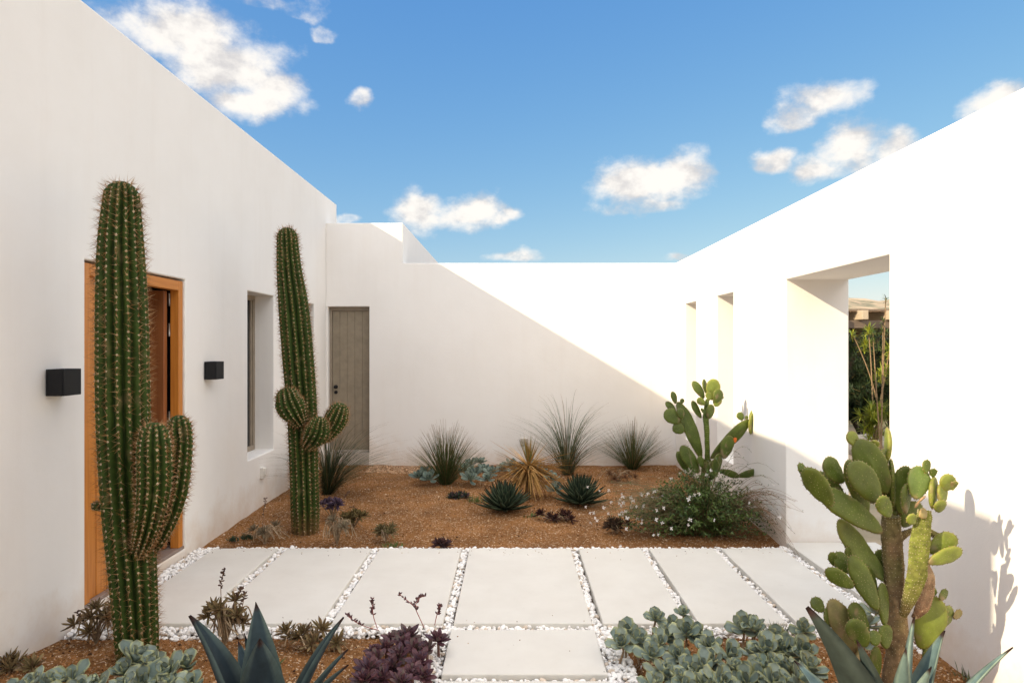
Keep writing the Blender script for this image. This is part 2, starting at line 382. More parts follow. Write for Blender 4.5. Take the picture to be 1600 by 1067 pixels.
for z in (.35, 1.05, 1.72, 1.95):
    mbh = MB(); mbh.tube([(xf-.075, ylf+.012, z-.05), (xf-.075, ylf+.012, z+.05)], .009, 8, (1,1,1)); sub('hinge', mbh, STEEL)
# windows of the left house
def side_window(y0, y1, z0, z1, X, depth):
    w = bpy.data.objects.new('window', None); S.collection.objects.link(w); w.parent = lh; w.location = -lh.location
    x = X-depth; fr = MB(); fwid = .05
    fr.box((x-.06, y0, z0), (x, y0+fwid, z1)); fr.box((x-.06, y1-fwid, z0), (x, y1, z1))
    fr.box((x-.06, y0+fwid, z1-fwid), (x, y1-fwid, z1)); fr.box((x-.06, y0+fwid, z0), (x, y1-fwid, z0+fwid))
    fr.box((x-.045, y0+fwid, z0+fwid), (x-.012, y0+.09, z1-fwid)); fr.box((x-.045, y1-.09, z0+fwid), (x-.012, y1-fwid, z1-fwid))
    a = build('frame', fr, TAUPEF, smooth=False, bevel=.003); a.parent = w
    g = MB(); g.box((x-.034, y0+.09, z0+fwid), (x-.026, y1-.09, z1-fwid)); b = build('pane', g, GLASS, smooth=False); b.parent = w
side_window(W10, W11, .50, 2.125, XL, .20); side_window(W20, W21, .50, 2.125, XL, .20)

# --- back house
DX0, DX1 = -2.505, -1.94; DZ0, DZ1 = .14, 2.13; BX = -1.483
bh = thing('white_house', 'low white house across the back of the courtyard with taupe plank door', 'house', (0, YB, 0))
uc = [XL, DX0, DX1, BX, 2.73]; zc = [-.3, DZ0, DZ1, 2.72, 3.265]
def sol(i, j):
    if i == 1 and j == 1: return False
    if j == 3 and i == 3: return False
    return True
fixn(build('wall', slab_wall(uc, zc, sol, YB, YB+.30, 'y'), PL, bh, smooth=False, bevel=.008))
mb = MB(); mb.box((XL+.01, YB+.3, 2.50), (2.73, 17, 2.70)); mb.box((2.43, YB+.3, -.3), (2.73, 17, 2.5)); build('roof', mb, STEP, bh, smooth=False)
mb = MB(); mb.box((BX-.25, YB+.3, 2.702), (BX, 16.5, 3.265)); mb.box((XL, 16.2, 2.702), (BX-.25, 16.5, 3.265)); build('parapet', mb, PL, bh, smooth=False, bevel=.008)
bd = bpy.data.objects.new('back_door', None); S.collection.objects.link(bd); bd.parent = bh; bd.location = -bh.location
def bsub(name, mb, mats, **k): o = build(name, mb, mats, None, **k); o.parent = bd; return o
yd = YB+.11
mb = MB(); mb.box((DX0, yd-.02, DZ0), (DX0+.035, yd+.06, DZ1)); mb.box((DX1-.012, yd-.02, DZ0), (DX1, yd+.06, DZ1)); mb.box((DX0+.035, yd-.02, DZ1-.05), (DX1-.012, yd+.06, DZ1)); bsub('door_frame', mb, TAUPEF, smooth=False, bevel=.003)
mb = MB(); x = DX0+.035; 
wds = [.118,.118,.118,.118]; wtot = (DX1-.012)-x; n = 5
for i in range(n): mb.box((x+.002, yd, DZ0+.03), (x+wtot/n-.002, yd+.04, DZ1-.052)); x += wtot/n
mb.box((DX0+.035, yd+.006, DZ0+.03), (DX1-.012, yd+.036, DZ1-.052)); bsub('door_leaf', mb, TAUPE, smooth=False, bevel=.003)
mb = MB(); zk = 1.6-(605-HZ)*YB/F
def disc(mb, c, r, d, ax='y', n=20):
    vs = []; 
    for q, rr in ((0, r), (-d*.8, r), (-d, r*.8)):
        for k in range(n):
            a = 2*math.pi*k/n; vs.append((c[0]+rr*math.cos(a), c[1]+q, c[2]+rr*math.sin(a)))
    fs = [(j*n+k, j*n+(k+1)%n, (j+1)*n+(k+1)%n, (j+1)*n+k) for j in range(2) for k in range(n)] + [tuple(2*n+k for k in range(n))]
    mb.add(vs, fs)
disc(mb, (DX0+.085, yd, zk), .026, .012); disc(mb, (DX0+.085, yd-.012, zk), .020, .045); bsub('door_knob', mb, BLACK)
mb = MB(); disc(mb, (DX0+.085, yd, zk-.075), .024, .010); bsub('keyhole_plate', mb, BLACK)
mb = MB(); mb.box((DX0+.002, YB-.004, DZ0-.2), (DX1-.002, yd+.08, DZ0+.004)); mb.box((DX0+.036, yd-.03, DZ0+.005), (DX1-.013, yd, DZ0+.03)); bsub('door_step', mb, STEP, smooth=False, bevel=.004)

# --- right wall
OY0, OY1 = wy(1389, XR), wy(1228, XR); B0, B1 = wy(1145.5, XR), wy(1120, XR); A0, A1 = wy(1087.5, XR), wy(1071, XR)
rw = thing('courtyard_wall', 'sunlit white freestanding wall on the right with doorway opening and two slit openings', 'wall', (XR, 5, 0))
uc = [-1.5, OY0, OY1, B0, B1, A0, A1, YB]; zc = [-.3, .0, .41, 2.135, 2.72]
def sol(i, j):
    if i == 1 and j in (1, 2): return False
    if i in (3, 5) and j == 2: return False
    return True
fixn(build('wall', slab_wall(uc, zc, sol, XR, XR+.51, 'x'), PL, rw, smooth=False, bevel=.008))

# ------------------------------------------------------------------ paving slabs
def pslab(x0, x1, y0, y1, label, grp='pale concrete paving slabs', z=0, th=.065):
    mb = MB(); mb.box((x0, y0, z-th), (x1, y1, z))
    o = build('paving_slab', mb, SLAB, smooth=False, bevel=.006); return tag(o, label, 'paving slab', grp)
YF, YK = 3.94, 5.40
XS = [(-2.355,-1.85),(-1.775,-1.108),(-1.045,-.40),(-.337,.462),(.525,1.02),(1.08,1.59),(1.65,2.13)]
LB = ['pale concrete slab by the wooden entrance door, first of the long row',
 'pale concrete slab in front of the tall cactus bed, second from the entrance door',
 'pale concrete slab just left of the widest slab of the row',
 'widest pale concrete slab, middle of the row, behind the stepping slab',
 'pale concrete slab just right of the widest slab of the row',
 'pale concrete slab in front of the white flowering bush, third from the right wall opening',
 'pale concrete slab beside the doorway opening, last of the long row']
for (a, b), l in zip(XS, LB): pslab(a, b, YF, YK, l)
pslab(-.345, .466, 3.33, 3.855, 'short wide stepping slab between purple rosettes and grey succulents')
pslab(-.345, .466, 2.71, 3.265, 'short stepping slab at the very bottom edge of the photo, mostly cropped')
pslab(-.345, .466, 2.09, 2.645, 'short stepping slab below the photo edge, nearest the camera')
pslab(XR-.004, XR+.72, OY0+.012, OY1-.012, 'pale concrete threshold slab inside the doorway opening of the right wall', z=.012)

# ------------------------------------------------------------------ pebbles and grit (numpy)
def ico(sub):
    bm = bmesh.new(); bmesh.ops.create_icosphere(bm, subdivisions=sub, radius=1); bm.verts.ensure_lookup_table()
    v = np.array([tuple(x.co) for x in bm.verts]); f = np.array([[q.index for q in x.verts] for x in bm.faces]); bm.free(); return v, f
def scatter(name, pts, sizes, cols, mat, sub, flat, seed, jit):
    g = np.random.default_rng(seed); V, Fc = ico(sub); n = len(pts); nv = len(V)
    q = g.normal(size=(n, 4)); 
    if flat: q[:, 1] *= .25; q[:, 2] *= .25
    q /= np.linalg.norm(q, axis=1)[:, None]; w, x, y, z = q.T
    Rm = np.stack([1-2*(y*y+z*z), 2*(x*y-z*w), 2*(x*z+y*w), 2*(x*y+z*w), 1-2*(x*x+z*z), 2*(y*z-x*w), 2*(x*z-y*w), 2*(y*z+x*w), 1-2*(x*x+y*y)], 1).reshape(n, 3, 3)
    VV = V[None]*(1+jit*(g.random((n, nv, 1))-.5)); VV = VV*sizes[:, None, :]
    VV = np.einsum('nij,nvj->nvi', Rm, VV)+pts[:, None, :]
    FF = (Fc[None]+(np.arange(n)*nv)[:, None, None]).reshape(-1, 3)
    me = bpy.data.meshes.new(name); me.vertices.add(n*nv); me.vertices.foreach_set('co', VV.reshape(-1))
    me.loops.add(FF.size); me.loops.foreach_set('vertex_index', FF.reshape(-1)); me.polygons.add(len(FF))
    me.polygons.foreach_set('loop_start', np.arange(len(FF))*3); me.polygons.foreach_set('loop_total', np.full(len(FF), 3))
    me.polygons.foreach_set('use_smooth', np.full(len(FF), sub > 1))
    ca = me.color_attributes.new('Col', 'FLOAT_COLOR', 'POINT'); cc = np.ones((n, nv, 4)); cc[:, :, :3] = cols[:, None, :]; ca.data.foreach_set('color', cc.reshape(-1))
    me.materials.append(mat); me.update(); me.validate(); o = bpy.data.objects.new(name, me); S.collection.objects.link(o); return o
g = np.random.default_rng(3)
regions = [(XL+.02, -2.36, 3.84, 5.48)]
for i in range(6): regions.append((XS[i][1]+.008, XS[i+1][0]-.008, 3.94, 5.40))
regions += [(2.14, XR-.01, 3.6, 5.5), (XL+.05, XR-.03, 3.855, 3.935), (XL+.3, XR-.03, 5.41, 5.475), (-.47, -.355, 2.0, 3.90), (.476, .62, 2.0, 3.9), (-.345, .466, 3.275, 3.32), (-.345,.466,2.655,2.70)]
pp = []
for (x0, x1, y0, y1) in regions:
    for lay, zz in ((0, -.045), (1, -.026)):
        s = .0235
        for x in np.arange(x0+.006, x1, s):
            for y in np.arange(y0+.006, y1, s):
                px_, py_ = x+g.uniform(-.5,.5)*s, y+g.uniform(-.5,.5)*s
                pp.append((min(max(px_, x0), x1), py_, zz+g.uniform(-.006,.007)))
# strays on the soil edges
for _ in range(260):
    x = g.uniform(XL+.05, XR-.05); pp.append((x, 5.48+abs(g.normal())*.035, -.045))
for _ in range(120):
    s_ = g.choice([-1, 1]); x = .64+abs(g.normal())*.05 if s_ > 0 else -.49-abs(g.normal())*.04; pp.append((x, g.uniform(2.2, 3.85), -.03))
for _ in range(160):
    x = g.uniform(XL+.1, XR-.1); pp.append((x, 3.84-abs(g.normal())*.02, -.04))
pts = np.array(pp); n = len(pts)
sz = g.uniform(.6, 1.35, (n, 1))*np.array([[.0165, .0125, .0085]])*g.uniform(.8, 1.2, (n, 3))
b = g.uniform(.76, .92, (n, 1)); cols = b*np.array([[1, .965, .92]]); dk = g.random(n) < .10; cols[dk] *= np.array([.72,.62,.52])
tag(scatter('white_pebbles', pts, sz, cols, STONE, 2, True, 5, .16), 'white marble pebbles filling the joints and edges of the paving', 'pebbles', kind='stuff')
gp = []
while len(gp) < 52000:
    y = g.uniform(2.3, 9.2) if g.random() < .75 else g.uniform(2.5, 4.0); x = g.uniform(XL+.02, XR-.02)
    if 3.86 < y < 5.46 or (y < 3.9 and -.45 < x < .6): continue
    gp.append((x, y))
z = np.array([soil_z(a, b_) for a, b_ in gp]); pts = np.column_stack([np.array(gp), z+.0008]); n = len(pts)
base = np.exp(g.normal(size=(n, 1))*.5)*.0028
sz = base*np.array([[1.2, 1, .7]])*g.uniform(.7, 1.3, (n, 3)); sz = np.minimum(sz, .012)
pal = np.array([[.24,.105,.034],[.36,.18,.07],[.14,.06,.02],[.52,.36,.21],[.06,.028,.013],[.66,.54,.40],[.30,.13,.045]])
cols = pal[g.choice(7, n, p=[.28,.24,.16,.10,.08,.03,.11])]*g.uniform(.8,1.2,(n,1))
tag(scatter('gravel_grit', pts, sz, cols, GRIT, 1, False, 8, .3), 'fine orange brown grit strewn over the planting beds', 'grit', kind='stuff')
gp = [(g.uniform(XL+.2, XR-.1), YK-abs(g.normal())*.12) for _ in range(110)]+[(g.uniform(XL+.2, XR-.1), YF+abs(g.normal())*.05) for _ in range(30)]+[(g.uniform(-.34,.46), g.uniform(3.34,3.85)) for _ in range(6)]
gp = [q for q in gp if any(a+.01 < q[0] < b_-.01 for a, b_ in XS) or q[1] < 3.9]; gp = [q for q in gp if q[1] < 5.39]
pts = np.array([(a, b_, .0012) for a, b_ in gp]); n = len(pts); sz = g.uniform(.0012, .004, (n, 1))*np.array([[1.2, 1, .6]])
tag(scatter('stray_grit', pts, sz, pal[g.choice(7, n)]*g.uniform(.7,1.1,(n,1)), GRIT, 1, False, 12, .3), 'stray grains of soil blown onto the paving slabs', 'grit', kind='stuff')
# coarser grit by the back wall
gp = [(g.uniform(-1.9, -.3), g.uniform(8.75, 9.25)) for _ in range(1500)]
pts = np.array([(a, b_, soil_z(a, b_)+.002) for a, b_ in gp]); n = len(pts); sz = g.uniform(.006, .014, (n, 1))*np.array([[1.2, 1, .6]])*g.uniform(.8,1.2,(n,3))
cols = np.array([[.50,.32,.19]])*g.uniform(.6,1.4,(n,1)); tag(scatter('gravel_strip', pts, sz, cols, GRIT, 1, False, 9, .3), 'strip of coarser tan gravel along the foot of the back wall', 'gravel', kind='stuff')

# ------------------------------------------------------------------ wall fittings
def lamp(pxw, pyt, pyb, label):
    y0 = wy(pxw, XL); z1 = EYE-(pyt-HZ)*y0/F; z0 = EYE-(pyb-HZ)*y0/F; s = .105
    t = thing('wall_lamp', label, 'wall lamp', (XL, y0, z0), 'black cube lamps on the left wall')
    o = MB(); th = .008
    h = z1-z0; w = .15
    # open-ended cube shell with slits top and bottom
    x0, x1 = XL+.006, XL+s
    o.box((x0, y0, z0), (x0+th, y0+w, z1)); o.box((x1-th, y0, z0), (x1, y0+w, z1)); o.box((x0+th, y0, z0), (x1-th, y0+th, z1)); o.box((x0+th, y0+w-th, z0), (x1-th, y0+w, z1))
    build('housing', o, BLACK, t, smooth=False, bevel=.003)
    q = MB(); q.box((x0+th, y0+th, z0+.012), (x1-th, y0+w-th, z1-.012)); build('lens', q, BLACK, t, smooth=False)
    q = MB(); q.box((XL-.001, y0+.02, z0+.02), (XL+.006, y0+w-.02, z1-.02)); build('back_plate', q, BLACK, t, smooth=False)
lamp(69.5, 577, 619, 'black cube wall lamp left of the wooden entrance door')
lamp(318, 565, 593, 'black cube wall lamp between the entrance door and the narrow window')
ys = wy(406, XL); zs = EYE-(748-HZ)*ys/F
t = thing('socket_box', 'small white outdoor socket box low on the left wall under the window', 'socket', (XL, ys, zs))
mb = MB(); mb.box((XL-.001, ys, zs), (XL+.035, ys+.09, zs+.11)); build('housing', mb, WPLAST, t, smooth=False, bevel=.005)
mb = MB(); mb.box((XL+.0352, ys+.012, zs+.035), (XL+.045, ys+.078, zs+.10)); build('lid', mb, WPLAST, t, smooth=False, bevel=.003)
c = P(819, 690, YB); t = thing('socket_box', 'small beige socket box low on the back wall behind the dry yucca', 'socket', (c.x, YB, c.z))
mb = MB(); mb.box((c.x-.05, YB-.03, c.z-.045), (c.x+.05, YB+.001, c.z+.045)); build('housing', mb, BEIGE, t, smooth=False, bevel=.004)
mb = MB(); mb.box((c.x-.04, YB-.036, c.z-.004), (c.x+.04, YB-.0302, c.z+.037)); build('lid', mb, BEIGE, t, smooth=False, bevel=.003)

# ------------------------------------------------------------------ cactus columns
def catmull(pts, n):
    out = []; m = len(pts)
    for i in range(m-1):
        p0, p1, p2, p3 = pts[max(i-1,0)], pts[i], pts[i+1], pts[min(i+2,m-1)]
        for k in range(n):
            t = k/n; out.append(.5*((2*p1)+(p2-p0)*t+(2*p0-5*p1+4*p2-p3)*t*t+(-p0+3*p1-3*p2+p3)*t**3))
    out.append(pts[-1]); return out
def ribbed(center, radii, ribs, seed, top=.5, spine_len=.04, spine_r=.0011, step=.030, green=(.033,.056,.010), base_brown=0, depth=.36, round_bottom=False, rust=.2):
    """ribbed column swept along center points; areoles with spines on each ridge"""
    r_ = random.Random(seed); n = 10
    data = [Vector((p.x, p.y, p.z)) for p in center]
    line = catmull(data, n)
    rr = catmull([Vector((r, 0, 0)) for r in radii], n); rr = [v.x for v in rr]
    # resample evenly
    ln = [0]
    for a, b_ in zip(line, line[1:]): ln.append(ln[-1]+(b_-a).length)
    tot = ln[-1]; m = max(14, int(tot/.018)); P_, Q = [], []
    j = 0
    for i in range(m+1):
        # denser sampling toward the tip
        s = tot*i/m
        while j < len(ln)-2 and ln[j+1] < s: j += 1
        f = (s-ln[j])/max(1e-9, ln[j+1]-ln[j]); P_.append(line[j].lerp(line[j+1], f)); Q.append(rr[j]*(1-f)+rr[j+1]*f)
    rt = Q[-1]
    caps = [(math.sin(a), math.cos(a)) for a in [R(x) for x in (12,24,36,48,60,70,79,86)]]
    tdir = (P_[-1]-P_[-2]).normalized(); end = P_[-1]
    for sa, ca in caps: P_.append(end+tdir*rt*top*2*sa); Q.append(rt*ca)
    if round_bottom:
        bd_ = (P_[0]-P_[1]).normalized(); st = P_[0]; pre = [(st+bd_*Q[0]*.9*sa, Q[0]*ca) for sa, ca in reversed(caps)]
        P_ = [a for a, _ in pre]+P_; Q = [b_ for _, b_ in pre]+Q
    mb = MB(); sp = 8; nr = ribs*sp; vs = []; cs = []; N_ = len(P_)
    frames = []
    a = Vector((1,0,0))
    for i in range(N_):
        t_ = (P_[min(i+1,N_-1)]-P_[max(i-1,0)]).normalized(); a = (a-t_*a.dot(t_)).normalized(); frames.append((t_, a.copy(), t_.cross(a)))
    tw = r_.uniform(0, 6)
    for i in range(N_):
        t_, a, b_ = frames[i]
        for k in range(nr):
            th = 2*math.pi*k/nr
            wob = .10*noise.noise(Vector((seed, math.cos(th)*1.5+i*.05, math.sin(th)*1.5)))
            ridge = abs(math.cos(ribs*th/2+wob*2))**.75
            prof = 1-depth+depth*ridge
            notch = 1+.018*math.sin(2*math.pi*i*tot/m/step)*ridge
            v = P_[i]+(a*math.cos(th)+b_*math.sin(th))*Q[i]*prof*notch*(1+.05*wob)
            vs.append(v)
            rib_shade = .55+.62*ridge; hn = noise.noise(v*6)*.18  # rib shading painted in: grooves darker, ridges lighter in the vertex colour
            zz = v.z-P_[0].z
            col = [green[0]*rib_shade*(1+hn), green[1]*rib_shade*(1+hn), green[2]*rib_shade*(1+hn)]
            if base_brown and zz < base_brown:
                f = (1-zz/base_brown)**1.2*(.75+.5*noise.noise(v*22)); f = max(0, min(.85, f)); col = [c*(1-f)+x*f for c, x in zip(col, (.22,.12,.05))]
            cork = noise.noise(v*14+Vector((seed,0,0)))
            if cork > .42: f = min(.6, (cork-.42)*5)*rust*2; col = [c*(1-f)+x*f for c, x in zip(col, (.25,.17,.09))]
            cs.append(tuple(col))
    fs = [(i*nr+k, i*nr+(k+1)%nr, (i+1)*nr+(k+1)%nr, (i+1)*nr+k) for i in range(N_-1) for k in range(nr)]
    fs.append(tuple((N_-1)*nr+k for k in range(nr)))
    mb.add(vs, fs, cs)
    # areoles & spines
    cum = [0]
    for i in range(1, N_): cum.append(cum[-1]+(P_[i]-P_[i-1]).length)
    for k in range(ribs):
        s = r_.uniform(0, step)+.02; i = 0
        while s < cum[-1]-.006:
            while i < N_-2 and cum[i+1] < s: i += 1
            f = (s-cum[i])/max(1e-9, cum[i+1]-cum[i]); th = 2*math.pi*k/ribs
            t_, a, b_ = frames[i]; c_ = P_[i].lerp(P_[i+1], f); q = Q[i]*(1-f)+Q[i+1]*f
            out = (a*math.cos(th)+b_*math.sin(th)).normalized(); pos = c_+out*q*.99
            slope = (Q[i]-Q[i+1])/max(1e-6, (cum[i+1]-cum[i])); nrm = (out+t_*max(-.5, min(3, slope))).normalized()
            ar = .0058*r_.uniform(.8, 1.3)*min(1, q/.05+.4); al = t_.cross(out).normalized()
            ac = r_.choice([(.42,.31,.19), (.52,.41,.28), (.32,.22,.12)])
            vv = [pos+al*ar, pos-al*ar, pos+t_*ar*1.2, pos-t_*ar*1.2, pos+nrm*ar*.9, pos-nrm*ar]
            mb.add(vv, [(0,2,4),(2,1,4),(1,3,4),(3,0,4)], ac)
            ns = r_.randint(5, 7)
            for _ in range(ns):
                w = r_.uniform(0, 6.28); sprd = r_.uniform(.35, 1.3)
                d = (nrm+(al*math.cos(w)+t_*math.sin(w))*sprd).normalized(); l_ = spine_len*r_.uniform(.35, 1.15)
                e1 = d.cross(t_+al*.3).normalized()*spine_r; e2 = d.cross(e1).normalized()*spine_r
                pcol = r_.choice([(.42,.22,.09), (.34,.15,.05), (.50,.32,.16), (.26,.12,.05)])
                mb.add([pos+e1, pos-e1*.5+e2*.87, pos-e1*.5-e2*.87, pos+d*l_], [(0,1,3),(1,2,3),(2,0,3)], pcol)
            s += step*r_.uniform(.85, 1.15)*(1 if s < cum[-1]-.15 else .75)
    return mb
yc = 3.55; k1 = yc/F
c1 = thing('cactus', 'tall ribbed column cactus standing in front of the wooden entrance door, with two arms', 'cactus', (P(217,1015,yc).x, yc, -.03), 'ribbed column cacti')
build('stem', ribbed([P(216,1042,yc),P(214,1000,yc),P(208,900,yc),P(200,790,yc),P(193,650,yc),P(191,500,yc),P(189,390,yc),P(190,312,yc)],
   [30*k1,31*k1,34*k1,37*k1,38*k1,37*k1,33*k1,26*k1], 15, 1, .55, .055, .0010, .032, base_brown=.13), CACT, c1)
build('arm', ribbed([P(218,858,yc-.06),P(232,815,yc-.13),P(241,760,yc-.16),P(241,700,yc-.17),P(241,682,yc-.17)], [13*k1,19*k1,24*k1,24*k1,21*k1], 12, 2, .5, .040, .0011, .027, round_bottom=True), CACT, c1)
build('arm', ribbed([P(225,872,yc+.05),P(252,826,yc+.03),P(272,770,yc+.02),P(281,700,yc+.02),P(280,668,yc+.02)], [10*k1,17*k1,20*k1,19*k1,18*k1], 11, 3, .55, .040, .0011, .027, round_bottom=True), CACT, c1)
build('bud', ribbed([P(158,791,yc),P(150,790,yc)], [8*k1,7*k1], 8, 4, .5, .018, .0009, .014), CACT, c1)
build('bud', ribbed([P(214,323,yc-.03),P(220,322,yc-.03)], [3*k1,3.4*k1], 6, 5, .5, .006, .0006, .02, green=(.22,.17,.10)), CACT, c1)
yc = 6.0; k2 = yc/F
c2 = thing('cactus', 'tall ribbed column cactus with three round pups, near the plank door', 'cactus', (P(475,828,yc).x, yc, -.04), 'ribbed column cacti')
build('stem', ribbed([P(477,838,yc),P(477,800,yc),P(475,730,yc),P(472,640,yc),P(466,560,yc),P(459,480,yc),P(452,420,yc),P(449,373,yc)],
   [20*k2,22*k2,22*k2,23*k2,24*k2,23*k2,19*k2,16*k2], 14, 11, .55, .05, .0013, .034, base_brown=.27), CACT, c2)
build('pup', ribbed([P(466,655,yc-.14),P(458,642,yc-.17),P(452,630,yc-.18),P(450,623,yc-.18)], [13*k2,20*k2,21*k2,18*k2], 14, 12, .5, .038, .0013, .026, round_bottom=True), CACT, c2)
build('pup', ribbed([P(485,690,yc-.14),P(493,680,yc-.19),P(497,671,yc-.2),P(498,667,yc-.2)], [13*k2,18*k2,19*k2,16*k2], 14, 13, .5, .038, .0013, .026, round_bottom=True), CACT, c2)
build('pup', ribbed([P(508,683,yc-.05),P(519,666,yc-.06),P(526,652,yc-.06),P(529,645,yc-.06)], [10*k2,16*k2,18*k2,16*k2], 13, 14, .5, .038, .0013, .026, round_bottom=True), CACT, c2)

# ------------------------------------------------------------------ prickly pears
def pad_mesh(A, B, w, seed, th=None, green=(.10,.17,.03), tint=0, yaw=None, scab=0):
    r_ = random.Random(seed); mb = MB()
    ax = (B-A); Ln = ax.length; ax.normalize()
    view = Vector((0,-1,0)); nrm = (view-ax*view.dot(ax)).normalized(); side = ax.cross(nrm)
    yaw = r_.uniform(-.75,.75) if yaw is None else yaw
    nrm, side = nrm*math.cos(yaw)+side*math.sin(yaw), side*math.cos(yaw)-nrm*math.sin(yaw)
    w = w/max(.7, abs(math.cos(yaw)))
    w *= 1.12; th = th or min(.013, w*.13); bend = r_.uniform(-.06,.06)*Ln
    nu, nv = 28, 12; vs = []; cs = []
    for j in range(nv+1):
        # rings from the front centre over the rim to the back centre
        ph = math.pi*j/nv; rad = math.sin(ph)**.8; zt_ = math.copysign(abs(math.cos(ph))**.6, math.cos(ph))
        for i in range(nu):
            a = 2*math.pi*i/nu; u = math.cos(a)*rad; v = math.sin(a)*rad
            t = (u+1)/2; shape = (.66+.42*t) if t < .75 else .975
            wave = 1+.035*math.sin(a*9+seed)*rad
            x = v*w/2*shape*wave; y = t*Ln
            z = zt_*th*(1+.12*noise.noise(Vector((u*2, v*2, seed))))+bend*(t-.5)**2*4
            p_ = A+ax*y+side*x+nrm*z
            dimple = noise.noise(p_*45)*.0024; p_ += nrm*dimple*(1 if zt_ > 0 else -1)
            vs.append(p_)
            h = 1+.22*noise.noise(p_*9)+.1*noise.noise(p_*40); edge = abs(math.sin(ph))**6
            c = [green[0]*h*(1+.45*edge), green[1]*h*(1+.2*edge), green[2]*h*(1+.25*edge)]
            s_ = noise.noise(p_*18+Vector((seed,0,0)))+.35*(1-t)
            if s_ > .62-scab: f = min(.8, (s_-.62+scab)*4); c = [q*(1-f)+x_*f for q, x_ in zip(c, (.24,.17,.09))]
            cs.append(tuple(c))
    fs = [(j*nu+i, j*nu+(i+1)%nu, (j+1)*nu+(i+1)%nu, (j+1)*nu+i) for j in range(nv) for i in range(nu)]
    mb.add(vs, fs, cs)
    # areoles in a staggered grid on both faces, plus the rim
    sp = max(.016, min(.022, w*.16)); row = 0; y = sp*.6
    while y < Ln:
        t = y/Ln; u = 2*t-1; shape = (.66+.42*t) if t < .75 else .975
        hw = math.sqrt(max(0, 1-u*u))*w/2*shape; x = -hw+(sp*.5 if row % 2 else sp*.9)
        while x < hw:
            rr = min(1, math.hypot(u, x/(w/2*shape+1e-6))); z = math.sqrt(max(0, 1-rr**2.5))*th+bend*(t-.5)**2*4
            for s in (1, -1):
                q = A+ax*(y+r_.uniform(-.2,.2)*sp)+side*(x+r_.uniform(-.2,.2)*sp)+nrm*(z*s if s > 0 else z-2*(z-bend*(t-.5)**2*4)); ar = .0019*r_.uniform(.6,1.2)
                n_ = nrm*s
                mb.add([q+side*ar, q+ax*ar, q-side*ar, q-ax*ar, q+n_*ar*1.3], [(0,1,4),(1,2,4),(2,3,4),(3,0,4)], (.30,.28,.12))
            x += sp
        y += sp*.8; row += 1
    for i in range(int(2*(Ln+w)/.022)):
        a = 2*math.pi*i/int(2*(Ln+w)/.022); u = math.cos(a); t = (u+1)/2; shape = (.66+.42*t) if t < .75 else .975
        q = A+ax*t*Ln+side*math.sin(a)*w/2*shape+nrm*bend*(t-.5)**2*4; o_ = (ax*u+side*math.sin(a)).normalized()
        mb.add([q+nrm*.003, q+o_.cross(nrm)*.003, q-nrm*.003, q-o_.cross(nrm)*.003, q+o_*.005], [(0,1,4),(1,2,4),(2,3,4),(3,0,4)], (.30,.22,.10))
    return mb
def limb_mesh(pts, radii, flat, seed, cfun):
    """oval-section limb with lumpy bark"""
    mb = MB(); line = catmull(pts, 8); rr = [v.x for v in catmull([Vector((r,0,0)) for r in radii], 8)]; n = 20; vs = []; cs = []
    m = len(line); a = Vector((1,0,0)); cum = 0
    for i in range(m):
        t_ = (line[min(i+1,m-1)]-line[max(i-1,0)]).normalized(); a = (a-t_*a.dot(t_)).normalized(); b_ = t_.cross(a)
        if i: cum += (line[i]-line[i-1]).length
        for k in range(n):
            th = 2*math.pi*k/n; q = a*math.cos(th)+b_*math.sin(th)*flat
            lump = 1+.20*noise.noise(line[i]*14+q*3+Vector((seed,0,0)))+.07*noise.noise((line[i]+q*rr[i])*60)
            v = line[i]+q*rr[i]*lump; vs.append(v); cs.append(cfun(v, i/(m-1)))
    fs = [(i*n+k, i*n+(k+1)%n, (i+1)*n+(k+1)%n, (i+1)*n+k) for i in range(m-1) for k in range(n)]
    fs += [tuple(range(n)), tuple((m-1)*n+k for k in reversed(range(n)))]
    mb.add(vs, fs, cs)
    r_ = random.Random(seed)
    for _ in range(int(cum*1500)):
        i = r_.randrange(m); k = r_.randrange(n); v = Vector(vs[i*n+k]); o_ = (v-line[i]).normalized(); s = o_.cross(Vector((0,0,1))).normalized(); u = Vector((0,0,1)); ar = .0022
        mb.add([v+s*ar, v+u*ar, v-s*ar, v-u*ar, v+o_*ar*1.6], [(0,1,4),(1,2,4),(2,3,4),(3,0,4)], (.46,.38,.24))
    return mb
def bark_col(g, b, lo, hi):
    def f(v, t):
        k = (t-lo)/(hi-lo)+.55*noise.noise(v*16); k = max(0, min(1, k)); h = 1+.25*noise.noise(v*30)
        return tuple((b[i]*(1-k)+g[i]*k)*h for i in range(3))
    return f
GR = (.078,.112,.014); YG = (.16,.20,.03); BR = (.21,.14,.075)
# front plant: sheet coordinates of the study -> world
yp = 2.88
def Z8(x, y, d=0.0): return P(1200+x*.3813, 660+y*.3813, yp+d)
kz = .3813*yp/F
pf = thing('prickly_pear', 'large prickly pear with thick corky trunk, casting its shadow on the sunlit white wall', 'prickly pear', (Z8(515,1250).x, yp, -.03), 'prickly pear cacti')
build('trunk', limb_mesh([Z8(515,1420),Z8(512,1200),Z8(515,1067),Z8(530,930),Z8(525,800),Z8(518,640),Z8(508,500),Z8(505,385)], [52*kz,50*kz,46*kz,42*kz,42*kz,38*kz,40*kz,34*kz], .9, 1, bark_col((.12,.125,.04), BR, .55, 1.25)), BARK, pf)
build('limb', limb_mesh([Z8(545,800,-.02),Z8(578,730,-.06),Z8(605,640,-.09),Z8(620,520,-.1),Z8(634,420,-.1),Z8(640,360,-.1)], [18*kz,30*kz,40*kz,40*kz,36*kz,26*kz], .45, 2, bark_col((.19,.21,.045), BR, -.1, .4)), BARK, pf)
